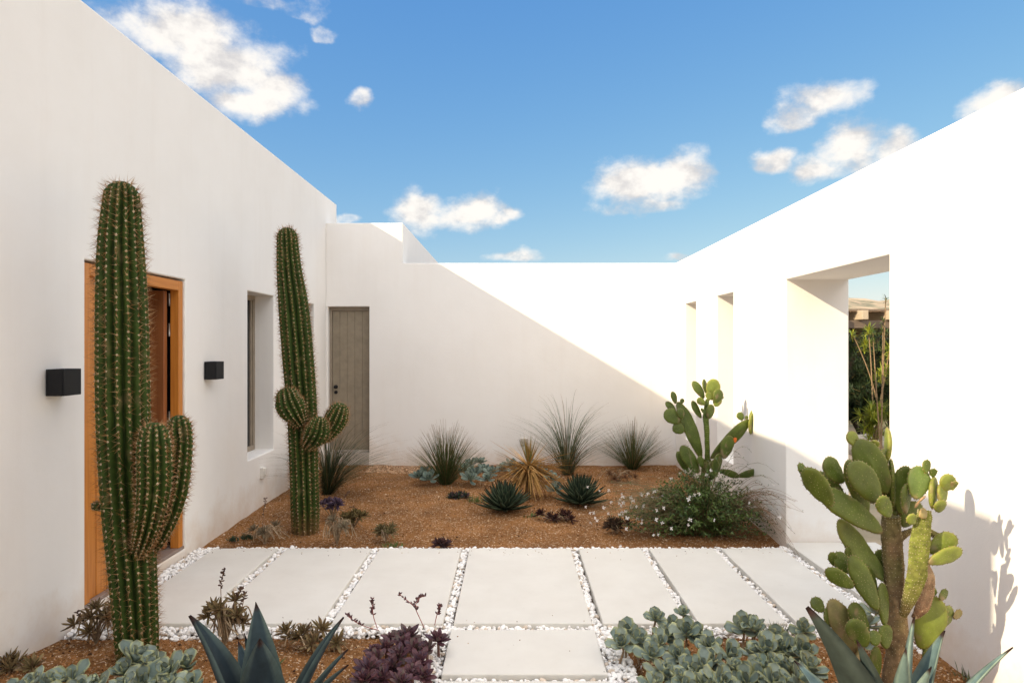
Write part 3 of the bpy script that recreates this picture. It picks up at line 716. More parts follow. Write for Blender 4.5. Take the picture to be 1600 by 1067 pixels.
build('withered_pad', limb_mesh([Z8(600,800,-.01),Z8(630,760,-.03),Z8(650,690,-.03),Z8(655,620,-.04),Z8(640,560,-.02)], [14*kz,30*kz,34*kz,26*kz,8*kz], .3, 3, bark_col((.36,.26,.17), (.25,.15,.09), .2, .9)), BARK, pf)
build('limb', limb_mesh([Z8(530,480,.02),Z8(575,450,.03),Z8(640,440,.03),Z8(690,465,.02)], [18*kz,13*kz,12*kz,14*kz], .8, 4, bark_col(GR, BR, 0, 2)), BARK, pf)
FP = [ # ax, ay, bx, by, width, depth, yaw, colour
 (478,450,205,272,96,-.08,.3,GR),(262,340,150,185,78,-.12,-.4,GR),(158,235,130,165,34,-.12,.2,GR),(478,650,275,395,88,.04,.2,(.13,.17,.04)),
 (302,248,232,146,78,-.02,.4,GR),(305,285,222,238,52,.0,-.3,GR),(405,365,322,152,82,-.03,.25,GR),(492,292,368,72,118,.03,-.2,GR),(462,325,340,168,112,-.10,.15,GR),
 (368,96,330,40,54,.05,.3,YG),(440,115,425,72,42,.06,-.5,YG),(497,385,455,302,64,-.14,.1,GR),(512,360,505,150,56,.06,1.15,GR),(484,190,498,22,64,.10,1.2,YG),(462,200,470,110,50,.08,.8,GR),
 (540,372,562,175,84,.05,-.2,GR),(560,372,565,250,56,-.03,.5,GR),(606,315,626,178,86,-.05,-.15,(.12,.18,.035)),(645,208,652,152,36,-.05,.2,GR),(672,222,680,188,32,-.04,0,GR),
 (672,352,682,222,58,-.06,.7,YG),(705,368,705,320,52,-.07,0,YG),(712,335,716,248,58,-.07,.5,YG),(728,282,742,212,66,-.06,.1,YG),(752,275,768,238,30,-.06,0,YG),
 (548,425,612,322,104,.08,.3,GR),(600,415,578,378,44,-.12,0,YG),(622,385,650,362,40,-.13,0,(.24,.2,.08)),
 (660,532,768,462,82,-.05,-.1,YG),(652,574,795,522,66,-.10,.2,YG),
 (448,768,338,545,82,-.12,.15,GR),(352,676,238,602,62,-.13,-.2,GR),(348,618,272,536,64,-.06,.3,GR),(282,590,256,532,40,-.05,0,GR),(340,565,322,510,34,.02,.4,GR),(448,715,402,595,56,.0,.8,GR),(478,835,465,655,58,-.06,.5,GR),
 (362,952,262,728,98,-.03,.1,(.15,.14,.05)),(252,845,238,762,40,-.02,.8,GR),(228,775,182,720,52,-.05,.2,GR),(408,880,338,738,76,-.05,.35,GR),(405,915,335,808,82,-.12,-.1,GR),(440,915,432,850,52,-.13,0,GR),(480,925,480,825,66,-.08,.3,GR),
 (435,1090,442,915,60,-.02,.4,GR),(385,1120,365,925,70,-.05,.9,(.16,.15,.05)),
 (628,930,695,715,124,.02,-.15,YG),(700,722,735,690,42,.0,.2,GR),(672,712,684,678,30,.02,0,GR),(708,850,748,752,66,.08,.3,(.15,.19,.04)),(758,800,792,772,34,.06,0,(.2,.17,.06)),(660,1010,650,900,60,.06,.6,GR),
 (600,345,640,300,24,-.15,1.0,(.28,.2,.1)),(430,330,400,190,80,.06,-.3,GR),(300,330,205,205,70,.03,.5,GR),(530,380,470,250,84,.07,.2,GR),(590,300,600,200,60,.08,.3,GR),(510,640,450,520,60,.06,-.3,GR),(690,560,720,470,50,.03,.3,GR),
]
for i, (ax, ay, bx_, by, w, d, yw, col) in enumerate(FP):
    build('pad', pad_mesh(Z8(ax,ay,d), Z8(bx_,by,d+rnd.uniform(-.03,.03)), w*kz, 100+i, green=col, yaw=yw, scab=.25 if col[0] > .14 and col[1] < .18 else 0), PADM, pf)
yq = 6.3
def Z6(x, y, d=0.0): return P(900+x*.3186, 560+y*.3186, yq+d)
kq = .3186*yq/F
pb = thing('prickly_pear', 'smaller prickly pear rising from the white flowering bush at the foot of the right wall', 'prickly pear', (Z6(635,760).x, yq, -.04), 'prickly pear cacti')
build('trunk', limb_mesh([Z6(630,790),Z6(632,680),Z6(636,580),Z6(642,495)], [24*kq,24*kq,23*kq,20*kq], .9, 7, bark_col(GR, BR, .3, 1)), BARK, pb)
build('limb', limb_mesh([Z6(645,500),Z6(643,420),Z6(640,340),Z6(637,270),Z6(645,200)], [13*kq,12*kq,13*kq,14*kq,9*kq], .6, 8, bark_col((.13,.19,.045), GR, 0, 1)), BARK, pb)
BP = [(622,492,505,212,70,.0,.2,GR),(490,222,473,162,30,0,.3,GR),(520,222,521,196,22,0,0,GR),(492,268,442,212,34,.02,.3,GR),(508,316,437,256,70,-.05,.1,GR),(528,362,478,325,56,-.04,.1,GR),(522,295,505,245,38,-.06,.2,GR),
 (602,562,516,428,66,-.05,.2,GR),(548,556,498,456,44,.03,.5,GR),(620,535,604,478,34,-.08,.3,GR),
 (662,492,852,302,66,.0,.2,GR),(722,492,756,378,64,-.08,.1,GR),(672,592,704,466,52,-.1,.5,GR),(818,302,796,266,36,.0,.1,GR),(836,302,836,280,18,0,0,GR),(868,345,880,248,54,.02,.1,YG),(852,372,862,268,36,.0,.9,YG),
 (698,545,800,578,36,-.03,.2,GR),(790,578,898,552,38,-.03,.1,GR),(652,596,684,498,62,-.05,.1,GR),
 (612,292,568,208,34,.0,.4,GR),(630,195,574,112,42,.02,.3,GR),(642,178,624,102,28,.03,.8,GR),(668,205,676,100,68,.0,-.1,YG),(690,222,702,150,52,-.04,.3,GR),(634,225,594,198,36,-.03,.2,YG),(684,236,700,188,44,-.03,0,YG),(652,296,664,225,46,-.05,.5,GR),(640,275,612,245,16,-.06,.2,GR),(712,200,720,184,16,0,0,YG),(655,205,645,165,30,-.06,.2,YG),
 (606,402,592,384,24,.02,0,(.2,.17,.05))]
for i, (ax, ay, bx_, by, w, d, yw, col) in enumerate(BP):
    build('pad', pad_mesh(Z6(ax,ay,d), Z6(bx_,by,d), w*kq, 200+i, green=col, yaw=yw), PADM, pb)
mb = MB(); mb.tube([Z6(778,410,-.07),Z6(779,402,-.07),Z6(781,392,-.07),Z6(782,387,-.07)], [6*kq,8*kq,8*kq,4*kq], 10, (.75,.16,.02)); build('fruit', mb, SUCC, pb)

# ------------------------------------------------------------------ leaves
def leaf(mb, pts, wfun, up, W_, chan=.15, thick=.1, c_mid=(.1,.2,.1), c_edge=None, c_tip=None, tipn=0, nv=None):
    m = len(pts); vs = []; cs = []; c_edge = c_edge or c_mid; rs = []
    S5 = (-1,-.55,0,.55,1)
    for i, p_ in enumerate(pts):
        t = i/(m-1); T = (pts[min(i+1,m-1)]-pts[max(i-1,0)]).normalized(); u = up(t) if callable(up) else up
        side = T.cross(u)
        side = side.normalized() if side.length > 1e-6 else Vector((1,0,0)); nn_ = side.cross(T).normalized()
        w = max(1e-4, W_*wfun(t))/2; cm = c_mid if not callable(c_mid) else c_mid(t); ce = c_edge
        if c_tip and t > 1-tipn: cm = ce = c_tip
        for s in S5: vs.append(p_+side*s*w+nn_*chan*w*2*s*s); cs.append(ce if abs(s) == 1 else cm)
        for s in (.55, 0, -.55): vs.append(p_+side*s*w+nn_*(chan*w*2*s*s-thick*W_*(1-s*s)*(.35+.65*wfun(t)))); cs.append(cm)
    n = 8; fs = [(i*n+k, i*n+(k+1)%n, (i+1)*n+(k+1)%n, (i+1)*n+k) for i in range(m-1) for k in range(n)]
    fs += [tuple(range(n)), tuple((m-1)*n+k for k in reversed(range(n)))]
    mb.add(vs, fs, cs)
def bez(a, b_, c, n): return [a*(1-t)**2+b_*2*t*(1-t)+c*t*t for t in [i/n for i in range(n+1)]]
w_paddle = lambda t: .22*(1-t)+1.12*(t**.9)*math.sqrt(max(0, 1-t**5))
w_point = lambda t: (.4+1.0*t)*max(0, 1-t**3.2)
w_agave = lambda t: ((.72+.28*math.sin(min(1, t/.42)*math.pi/2)) if t < .42 else max(0, 1-((t-.42)/.58)**1.35))
w_narrow = lambda t: (.8+.2*math.sin(t*3.14))*max(.02, 1-t**1.8)
def rosette(mb, c, axis, n, Lf, Wf, e0, e1, shape, cols, edge, seed, thick=.16, chan=.12, curl=.25, inner=.45):
    r_ = random.Random(seed); axis = axis.normalized(); a = axis.cross(Vector((.3,.9,.1))).normalized(); b_ = axis.cross(a)
    for i in range(n):
        f = i/max(1, n-1); azm = i*2.39996+r_.uniform(-.2,.2); rad = a*math.cos(azm)+b_*math.sin(azm)
        e = R(e0+(e1-e0)*f+r_.uniform(-8,8)); l_ = Lf*(1-(1-inner)*f)*r_.uniform(.85,1.12); w = Wf*(1-(1-inner)*f)*r_.uniform(.85,1.12)
        d = rad*math.cos(e)+axis*math.sin(e); p0 = c+rad*Lf*.05-axis*Lf*.1*(1-f); tip = p0+d*l_+axis*curl*l_*.35; ctl = p0+d*l_*.5-axis*curl*l_*.12
        cc = r_.choice(cols); h = r_.uniform(.8,1.2); cc = tuple(x*h for x in cc)
        leaf(mb, bez(p0, ctl, tip, 7), shape, axis-rad*.3 if e < R(70) else -rad, w, chan, thick, cc, tuple(x*h for x in edge) if edge else cc)
GREY = [(.20,.245,.20),(.17,.22,.185),(.24,.28,.22),(.21,.26,.225)]; GEDGE = (.42,.43,.20)
def ground_pt(px, py, h):
    y = F*(EYE-h)/(py-HZ); return P(px, py, y)
def cotyledon(name, label, rs, seed, scale=1.0, h=.10, grp='grey green paddle leaved succulents'):
    r_ = random.Random(seed); c0 = ground_pt(rs[0][0], rs[0][1], h); t = thing(name, label, 'succulent', (c0.x, c0.y, -.03), grp)
    for i, rrow in enumerate(rs):
        px, py = rrow[:2]; s = rrow[2] if len(rrow) > 2 else 1; hh = h*r_.uniform(.75, 1.2)+(rrow[3] if len(rrow) > 3 else 0)
        c = ground_pt(px, py, hh); mb = MB(); ax = Vector((r_.uniform(-.45,.45), r_.uniform(-.75,.05), 1))
        rosette(mb, c, ax, r_.randint(9, 13), .082*s*scale, .078*s*scale, 10, 84, w_paddle, GREY, GEDGE, seed*100+i, .15, .10, .35, .5)
        mb.tube([Vector((c.x+r_.uniform(-.02,.02), c.y+.01, -.04)), Vector((c.x+r_.uniform(-.015,.015), c.y+.008, hh*.5)), c], [.007,.006,.006], 6, (.28,.19,.11))
        build('rosette', mb, SUCC, t)
    return t
def zb4(l): return [(900+a[0]/4, 860+a[1]/4+6)+tuple(a[2:]) for a in l]
cotyledon('grey_succulent', 'grey green paddle leaved succulent beside the stepping slab, overhanging white pebbles', zb4([(330,500,1.25,.02),(390,540,1.1),(500,400,.9,.05),(672,370,.65,.06),(560,520,1.0),(290,560,1),(470,630,1),(690,490,1.2,.02),(760,520,1),(835,570,.95),(640,640,1),(520,560,1),(600,450,.9)]), 31)
cotyledon('grey_succulent', 'isolated cluster of broad grey paddle leaves at the front edge of the slabs', zb4([(1045,465,1.3),(1095,440,1.0),(1120,470,1)]), 32)
cotyledon('grey_succulent', 'wide mat of grey green paddle leaves along the bottom edge, right of the stepping slabs', zb4([(560,760,1.2),(640,790,1.1),(780,710,1.25),(850,680,1.1),(960,640,1.2),(900,800,1.1),(720,750,1),(990,720,1),(1060,800,1.2),(820,830,1.2),(500,830,1.1),(700,860,1.2),(960,870,1.2)]), 33)
cotyledon('grey_succulent', 'dense mound of grey green paddle leaves left of the dark agave blade', zb4([(1110,620,1.15),(1190,600,1.2),(1250,540,1.2,.03),(1330,640,1.3),(1420,620,1.2),(1160,720,1.1),(1250,700,1.0),(1340,740,1.2),(1450,720,1.2),(1120,780,1.3),(1230,800,1.1),(1400,800,1.2),(1290,590,1),(1330,860,1.2)]), 34)
cotyledon('grey_succulent', 'pale grey paddle leaves tucked behind the corky prickly pear trunk', [(1352,975,1.25),(1368,955,1.1),(1335,985,1.1),(1255,985,.9),(1345,1000,1.1)], 35)
cotyledon('grey_succulent', 'grey green paddle leaved succulent at the foot of the nearest column cactus', [(212,1030,1.3,.03),(240,1042,1.2),(195,1050,1.1),(262,1050,1.2),(290,1040,1),(222,1068,1.2),(258,1075,1.1),(300,1070,1),(190,1080,1.2)], 36)
cotyledon('grey_succulent', 'grey green paddle leaved succulent in the bottom left corner below the white wall', [(50,1072,1.1),(80,1068,1.1),(112,1062,1.2),(130,1078,1.1),(155,1075,1.1),(25,1085,1.1),(100,1090,1.1)], 37)
# back bed grey rosettes
def backclump(label, rs, seed, L_=.12):
    r_ = random.Random(seed); c0 = ground_pt(rs[0][0], rs[0][1], .05); t = thing('grey_succulent', label, 'succulent', (c0.x, c0.y, -.03), 'grey rosettes by the back wall')
    for i, (px, py, s) in enumerate(rs):
        c = ground_pt(px, py, .07); mb = MB()
        rosette(mb, c, Vector((r_.uniform(-.3,.3), -.4, 1)), 15, L_*s, .078*s, 5, 75, w_paddle, [(.15,.20,.165),(.18,.235,.19),(.12,.165,.14)], (.3,.35,.26), seed*50+i, .12, .1, .3, .5)
        build('rosette', mb, SUCC, t)
backclump('low grey green rosettes left of the dense grass tuft', [(655,745,1),(672,748,1.1),(664,738,.9)], 41)
backclump('cluster of grey green rosettes between the grass tuft and the dry yucca', [(728,735,1.1),(742,742,1.2),(757,735,1.1),(735,725,1),(768,738,1),(750,722,.9),(735,748,1.1),(762,748,1)], 42)
backclump('grey green rosettes close to the back wall behind the dry yucca', [(785,733,1),(800,728,1.1),(815,732,1),(848,740,1.1),(862,748,1),(805,740,1),(835,728,1),(868,765,1)], 43)

# purple rosettes
PUR = [(.085,.035,.045),(.11,.05,.055),(.065,.035,.05),(.10,.07,.06)]
def flower_stalk(mb, pts, col, bud, r_, nb=9):
    line = catmull([Vector(p_) for p_ in pts], 6); mb.tube(line, [.0022]*len(line), 5, col)
    m = len(line)
    for i in range(int(m*.45), m):
        for _ in range(2):
            p_ = line[i]; d = Vector((r_.uniform(-1,1), r_.uniform(-1,1), r_.uniform(0,1))).normalized(); q = p_+d*.010
            mb.tube([p_+d*.002, q, q+d*.009], [.0022,.0048,.001], 5, bud)
def Z3(x, y): return (520+x/5.154, 860+y/5.154)
t = thing('purple_succulent', 'dark purple rosette clump beside the stepping slab with thin flower stalks', 'succulent', (-.45, 3.5, -.03))
r_ = random.Random(5)
for i, (zx, zy, s) in enumerate([(610,670,1.25),(850,700,1.15),(430,760,1),(530,830,1),(300,940,1.2),(660,780,1),(700,880,1.1),(640,970,1),(480,920,1),(250,1020,1.1),(740,990,.9),(350,860,1),(560,740,1),(760,780,1),(400,1010,1),(560,1040,1),(330,790,.8),(480,690,.8)]):
    px, py = Z3(zx, zy); c = ground_pt(px, py+3, .07); mb = MB()
    rosette(mb, c, Vector((r_.uniform(-.4,.4), r_.uniform(-.7,.1), 1)), 20, .074*s, .042*s, 0, 78, w_point, PUR, (.14,.05,.06), 500+i, .16, .16, .35, .4)
    mb.tube([Vector((c.x, c.y+.01, -.04)), c], .008, 6, (.16,.08,.06)); build('rosette', mb, SUCC, t)
for st in ([(360,630),(330,540),(320,470),(318,390)], [(370,640),(260,610),(180,570),(115,520)], [(735,620),(680,500),(650,445),(535,350)], [(690,450),(665,440),(700,380),(745,365)], [(820,600),(835,530),(850,480),(862,430)], [(660,880),(650,800),(640,740),(655,720)]):
    mb = MB(); pts = []
    for j, (zx, zy) in enumerate(st):
        px, py = Z3(zx, zy); pts.append(P(px, py, 3.52+.01*j))
    flower_stalk(mb, pts, (.30,.08,.06), (.12,.05,.05), r_); build('flower_stalk', mb, SUCC, t)

# agaves built leaf by leaf
def agave_front(label, base, tips, seed, cols, edge, extra=10, W0=.135):
    r_ = random.Random(seed); t = thing('agave', label, 'agave', base, 'big blue agaves at the bottom edge')
    base = Vector(base)
    def mk(tip, W_, out=None, dk=1):
        d = tip-base; hor = Vector((d.x, d.y, 0)); h = hor.normalized() if hor.length > .02 else Vector((0,-1,0))
        b0 = base+h*.04+Vector((0,0,.03)); ctl = base+hor*.42+Vector((0,0,d.z*.62)); up = lambda t_: (Vector((0,0,1))*.5-h*.8)
        mb = MB(); cc = r_.choice(cols); k = r_.uniform(.85,1.2)*dk
        leaf(mb, bez(b0, ctl, tip, 26), w_agave, up, W_, .20, .16, lambda t_: tuple(x*k*(.9+.25*t_) for x in cc), tuple(x*k for x in edge), (.035,.02,.018), .045)
        build('leaf', mb, AGAV, t)
    for tp in tips: mk(P(*tp[:3]), tp[3], None, tp[4] if len(tp) > 4 else 1)
    for i in range(extra):
        a = i*2.4+1; l_ = r_.uniform(.40,.55); e = r_.uniform(.15,.5); mk(base+Vector((math.cos(a)*l_, math.sin(a)*l_, l_*e+.06)), W0)
    return t
AC = [(.026,.042,.050),(.020,.034,.043),(.038,.058,.063)]; AE = (.09,.125,.11)
agave_front('big dark blue agave at the bottom edge, left of the purple rosettes', (-.93, 2.55, -.02),
  [(298,960,2.52,.19),(400,940,2.62,.17),(406,996,2.40,.19),(382,988,2.60,.07),(536,963,2.62,.12),(543,1013,2.5,.10),(544,1037,2.35,.09),(372,1000,2.7,.12),(430,1010,2.75,.1)], 61, AC, AE, 8)
agave_front('big pale blue agave at the bottom edge in front of the corky prickly pear trunk', (1.36, 2.42, -.02),
  [(1263,946,2.36,.25,.22),(1339,998,2.30,.12,.25),(1427,963,2.40,.10),(1475,984,2.44,.13),(1416,1010,2.30,.09),(1582,1010,2.30,.08),(1455,1040,2.2,.1)], 62, [(.11,.16,.145),(.085,.13,.13),(.14,.19,.165)], (.22,.28,.22), 8)  # first two leaves darkened in colour to stand in for shade

def agave_mid(label, px, py, Rr, seed):
    c = ground_pt(px, py, -.03); c.z = -.03; r_ = random.Random(seed); t = thing('agave', label, 'agave', c, 'small dark agaves in the back bed'); n = 74
    for i in range(n):
        f = i/(n-1); azm = i*2.39996; e = R(4+80*f**.9+r_.uniform(-4,4)); l_ = Rr*(1.0-.22*f)*r_.uniform(.92,1.08)
        rad = Vector((math.cos(azm), math.sin(azm), 0)); d = rad*math.cos(e)+Vector((0,0,1))*math.sin(e); p0 = c+rad*.02+Vector((0,0,.03+.04*f))
        tip = p0+d*l_+Vector((0,0,.03)); mb = MB(); k = r_.uniform(.75,1.2)
        leaf(mb, bez(p0, p0+d*l_*.5-Vector((0,0,.012)), tip, 9), w_agave, Vector((0,0,1))-rad*.4, .058, .22, .2, tuple(x*k for x in (.028,.045,.027)), tuple(x*k for x in (.08,.10,.055)), (.03,.02,.015), .10)
        build('leaf', mb, AGAV, t)
agave_mid('small dark green agave ball in front of the dry yucca', 788, 800, .27, 71)
agave_mid('small dark green agave ball between the dry yucca and the white flowering bush', 907, 790, .28, 72)

# ------------------------------------------------------------------ grass tufts
def tuft(label, px, py, H, spread, n, seed, stiff=.8, col=(.085,.125,.035), w=.0068, name='grass_tuft', wild=0):
    c = ground_pt(px, py, -.03); c.z = -.03; r_ = random.Random(seed); mb = MB()
    for i in range(n):
        a = r_.uniform(0, 6.283); q = r_.random()**.5; out = spread*q; rad = Vector((math.cos(a), math.sin(a), 0))
        h = H*(1-.55*q*q)*r_.uniform(.72, 1.08); p0 = c+rad*r_.uniform(0,.055)+Vector((0,0,.0))
        if wild and r_.random() < wild: h *= 1.25; out *= 1.2
        tip = c+rad*out+Vector((r_.uniform(-.04,.04), r_.uniform(-.04,.04), h*(1 if stiff > .7 else r_.uniform(.75,1))))
        ctl = c+rad*out*(.5 if stiff > .7 else .32)+Vector((0,0,h*(.62 if stiff > .7 else .85)))
        tip.x = max(tip.x, XL+.02); tip.y = min(tip.y, YB-.02); pts = bez(p0, ctl, tip, 7); k = r_.uniform(.65,1.3); dry = r_.random() < .14
        cc = (.30*k,.19*k,.09*k) if dry else tuple(x*k for x in col); brown = (.34,.20,.10)
        side = rad.cross(Vector((0,0,1))); side = (side*math.cos(.5)+rad*math.sin(r_.uniform(-1,1))).normalized(); n2_ = side.cross(Vector((0,0,1)))
        vs, cs = [], []
        for j, p_ in enumerate(pts):
            t_ = j/7; ww = w*(1-t_*.72)
            vs += [p_+side*ww/2, p_-side*ww/2, p_+n2_*ww*.4]; q_ = max(0, (t_-.72)/.28); cs += [tuple(x*(1-q_)+y_*q_ for x, y_ in zip(cc, brown))]*3
        mb.add(vs, [(j*3+k2_, j*3+(k2_+1)%3, (j+1)*3+(k2_+1)%3, (j+1)*3+k2_) for j in range(7) for k2_ in range(3)], cs)
    o = build(name, mb, LEAF); return tag(o, label, 'grass', 'grass tufts in the back bed')
tuft('dense round tuft of stiff blades among grey rosettes, left of the dry yucca', 697, 757, .74, .52, 520, 81)
tuft('tall loose tuft of long arching blades right behind the dry yucca', 886, 742, .98, .95, 230, 82, .5, (.12,.15,.075), .0075, wild=.3)
tuft('fine upright tuft against the back wall between yucca and prickly pear', 988, 733, .66, .58, 330, 83)
tuft('dusky tuft of arching blades behind the column cactus with pups', 512, 772, .80, 1.0, 330, 84, .5, (.06,.08,.03), .0095, wild=.2)

# dry yucca
c = ground_pt(826, 779, -.03); c.z = -.03; t = thing('yucca', 'dried straw coloured yucca with drooping skirt between the two dark agaves', 'yucca', c)
mb = MB(); mb.tube([c+Vector((0,0,-.02)), c+Vector((0,0,.18)), c+Vector((0,0,.36))], [.045,.04,.03], 10, (.20,.12,.05)); build('trunk', mb, BARK, t)
r_ = random.Random(9); top = c+Vector((0,0,.32)); mb = MB()
def ublade(mb, p0, ctl, tip, w, col, n=8):
    leaf(mb, bez(p0, ctl, tip, n), w_narrow, Vector((0,.2,1)), w, .15, .12, col, col)
for i in range(230):
    a = r_.uniform(0, 6.283); rad = Vector((math.cos(a), math.sin(a), 0)); l_ = r_.uniform(.36,.54); e = r_.uniform(-1.35,.45)
    p0 = top+rad*.015+Vector((0,0,r_.uniform(-.05,.06))); tip = p0+rad*math.cos(e)*l_+Vector((0,0,math.sin(e)*l_)); tip.z = max(tip.z, .0)
    ctl = p0+rad*l_*.45*max(.4, math.cos(e))+Vector((0,0,.03+math.sin(e)*l_*.3)); k = r_.uniform(.7,1.25)
    ublade(mb, p0, ctl, tip, .020, (.50*k,.28*k,.09*k))
build('dry_skirt', mb, DRY, t); mb = MB()
for i in range(60):
    a = r_.uniform(0, 6.283); rad = Vector((math.cos(a), math.sin(a), 0)); l_ = r_.uniform(.16,.38); e = r_.uniform(1.0,1.5); p0 = top+Vector((0,0,.02)); tip = p0+rad*math.cos(e)*l_+Vector((0,0,math.sin(e)*l_)); k = r_.uniform(.7,1.2)
    ublade(mb, p0, p0.lerp(tip,.5), tip, .013, (.40*k,.24*k,.07*k) if i % 3 else (.22*k,.22*k,.07*k))
build('crown', mb, DRY, t)

# ------------------------------------------------------------------ small dried and brown plants
def brownplant(name, label, px, py, n, size, seed, cols, grp='small brown succulents', stems=6, dead=0, height=.10, stalks=(), cat='succulent'):
    c = ground_pt(px, py, -.03); c.z = -.035; r_ = random.Random(seed); t = thing(name, label, cat, c, grp)
    mb = MB()
    for i in range(stems):
        a = r_.uniform(0, 6.28); rr = size*r_.uniform(.2,1); p1 = c+Vector((math.cos(a)*rr*.5, math.sin(a)*rr*.4, height*.6)); p2 = c+Vector((math.cos(a)*rr, math.sin(a)*rr*.6, height*r_.uniform(.5,1.1)))
        mb.tube(catmull([c, p1, p2], 4), .0045, 6, (.26,.18,.11)); 
        if i < n:
            o = MB(); rosette(o, p2, Vector((math.cos(a)*.5, math.sin(a)*.3-.3, 1)), 20, .074, .021, 0, 80, w_point, cols, None, seed*20+i, .18, .2, .2, .55); build('rosette', o, DRY, t)
    for i in range(dead):
        a = r_.uniform(0, 6.28); rr = size*r_.uniform(.4,1.1); q = [c+Vector((0,0,.02))]
        for j in range(1, 5): q.append(c+Vector((math.cos(a+j*.25)*rr*j/4, math.sin(a+j*.25)*rr*.6*j/4, height*(.3+.7*math.sin(j*.75))*r_.uniform(.7,1.2))))
        mb.tube(catmull(q, 4), .0035, 5, r_.choice([(.40,.30,.19),(.33,.24,.15),(.27,.18,.10)]))
    if stalks:
        for s in stalks:
            o = MB(); pts = [P(a_, b__, c.y+.01*k_) for k_, (a_, b__) in enumerate(s)]; flower_stalk(o, pts, (.22,.13,.08), (.12,.07,.05), r_); build('flower_stalk', o, DRY, t)
    build('stems', mb, BARK, t)
BRC = [(.20,.13,.06),(.16,.10,.05),(.24,.17,.08),(.14,.10,.04)]
brownplant('brown_succulent', 'brown leaved succulent in front of the wall left of the nearest cactus foot', 150, 1004, 8, .13, 91, BRC, stems=9, dead=6, height=.17, stalks=([(140,985),(130,970),(120,955)],))
brownplant('brown_succulent', 'flat brown rosette plant in the bottom left corner at the wall foot', 42, 1050, 6, .12, 92, BRC, stems=6, dead=3, height=.06)
brownplant('brown_succulent', 'scraggly brown succulent with a tall thin stalk right of the nearest cactus foot', 352, 1006, 9, .15, 93, BRC, stems=10, dead=22, height=.21, stalks=([(347,950),(345,925),(346,905),(351,890)], [(362,950),(370,930),(378,918)], [(376,960),(380,940),(383,925)]))
brownplant('brown_succulent', 'brown rosette plant behind the dark blue agave tips', 482, 1014, 7, .15, 94, BRC, stems=8, dead=12, height=.12)
brownplant('dry_succulent', 'curled dead stems at the front edge left of the purple rosettes', 528, 1016, 1, .08, 95, BRC, stems=3, dead=14, height=.06)
brownplant('dry_succulent', 'grey brown withered plant at the front left of the cactus with pups', 415, 848, 4, .20, 96, [(.20,.15,.09),(.24,.19,.12)], stems=7, dead=22, height=.13, stalks=([(410,825),(412,800),(415,778)],))
brownplant('dry_succulent', 'pale withered branching plant at the right foot of the cactus with pups', 527, 850, 3, .16, 97, [(.24,.19,.12)], stems=5, dead=26, height=.20)
brownplant('brown_succulent', 'leafy olive brown plant behind the pale withered branches', 552, 826, 9, .16, 98, [(.12,.09,.035),(.15,.11,.04)], stems=11, dead=4, height=.13)
brownplant('brown_succulent', 'small olive brown rosette bush alone on the soil behind the slabs', 602, 846, 8, .10, 99, [(.15,.12,.05),(.19,.15,.07)], stems=9, dead=5, height=.11)
DP = [(.07,.03,.03),(.09,.04,.035),(.05,.03,.035)]
brownplant('dark_succulent', 'dark purple rosettes at the back edge of the slab row near its middle', 690, 858, 5, .07, 101, DP, 'small dark succulents', 6, 2, .05)
brownplant('dark_succulent', 'tiny dark rosettes in front of the dense round tuft', 718, 778, 6, .12, 102, [(.05,.05,.05),(.08,.05,.05),(.04,.06,.03)], 'small dark succulents', 7, 2, .04)
brownplant('dark_succulent', 'low dark red brown mat in front of the two dark agaves', 868, 814, 9, .20, 103, [(.07,.025,.02),(.05,.025,.02)], 'small dark succulents', 12, 6, .07)
brownplant('dark_succulent', 'dark brown tussock left of the white flowering bush', 963, 833, 8, .11, 104, [(.08,.045,.025),(.06,.035,.02)], 'small dark succulents', 10, 8, .10)
brownplant('purple_succulent', 'violet grey leafy succulent with red stems right of the cactus with pups', 520, 812, 9, .13, 105, [(.10,.07,.11),(.13,.09,.13),(.08,.05,.08)], 'small dark succulents', 11, 0, .16, stalks=([(530,790),(540,775),(545,768)], [(535,800),(550,792),(562,800)]))
brownplant('dry_succulent', 'rusty dried plant behind the white flowers near the back wall', 965, 752, 6, .25, 106, [(.26,.13,.06),(.20,.10,.05)], stems=9, dead=18, height=.12)
# small green weeds
def weed(label, px, py, size, seed, col=(.10,.17,.03), n=40, h=.06):
    c = ground_pt(px, py, -.02); c.z = -.035; r_ = random.Random(seed); mb = MB()
    for i in range(n):
        a = r_.uniform(0, 6.28); q = size*r_.random(); p0 = c+Vector((math.cos(a)*q, math.sin(a)*q*.7, 0)); d = Vector((r_.uniform(-1,1), r_.uniform(-1,1), r_.uniform(.4,1.4))).normalized()*h*r_.uniform(.5,1.2)
        k = r_.uniform(.7,1.2); leaf(mb, bez(p0, p0+d*.5+Vector((0,0,.01)), p0+d, 5), w_narrow, Vector((0,0,1)), .008, .1, .1, tuple(x*k for x in col))
    return tag(build('weed', mb, LEAF), label, 'weed', 'small green weeds')
weed('small green weed on the soil behind the slabs, right of the olive brown rosette bush', 615, 852, .10, 111)
weed('small green weed beside the left dark agave', 745, 783, .12, 112, n=50, h=.09)
weed('small green weed between the left dark agave and the dark red mat', 832, 806, .10, 113)
weed('dark green weed at the foot of the left wall before the first slab', 364, 842, .05, 114, (.03,.06,.02), 60, .05)
weed('dark green weed beside the grey brown withered plant', 388, 838, .07, 115, (.03,.06,.02), 70, .05)
weed('bright green feathery sprig behind the dark blue agave', 425, 1045, .06, 116, (.07,.17,.04), 40, .10)
weed('low green sprig at the right foot of the corky prickly pear', 1515, 1060, .10, 117, (.13,.15,.05), 50, .07)
weed('thyme like dark green sprig among the grey succulents', 1213, 1000, .06, 118, (.07,.10,.03), 120, .12)

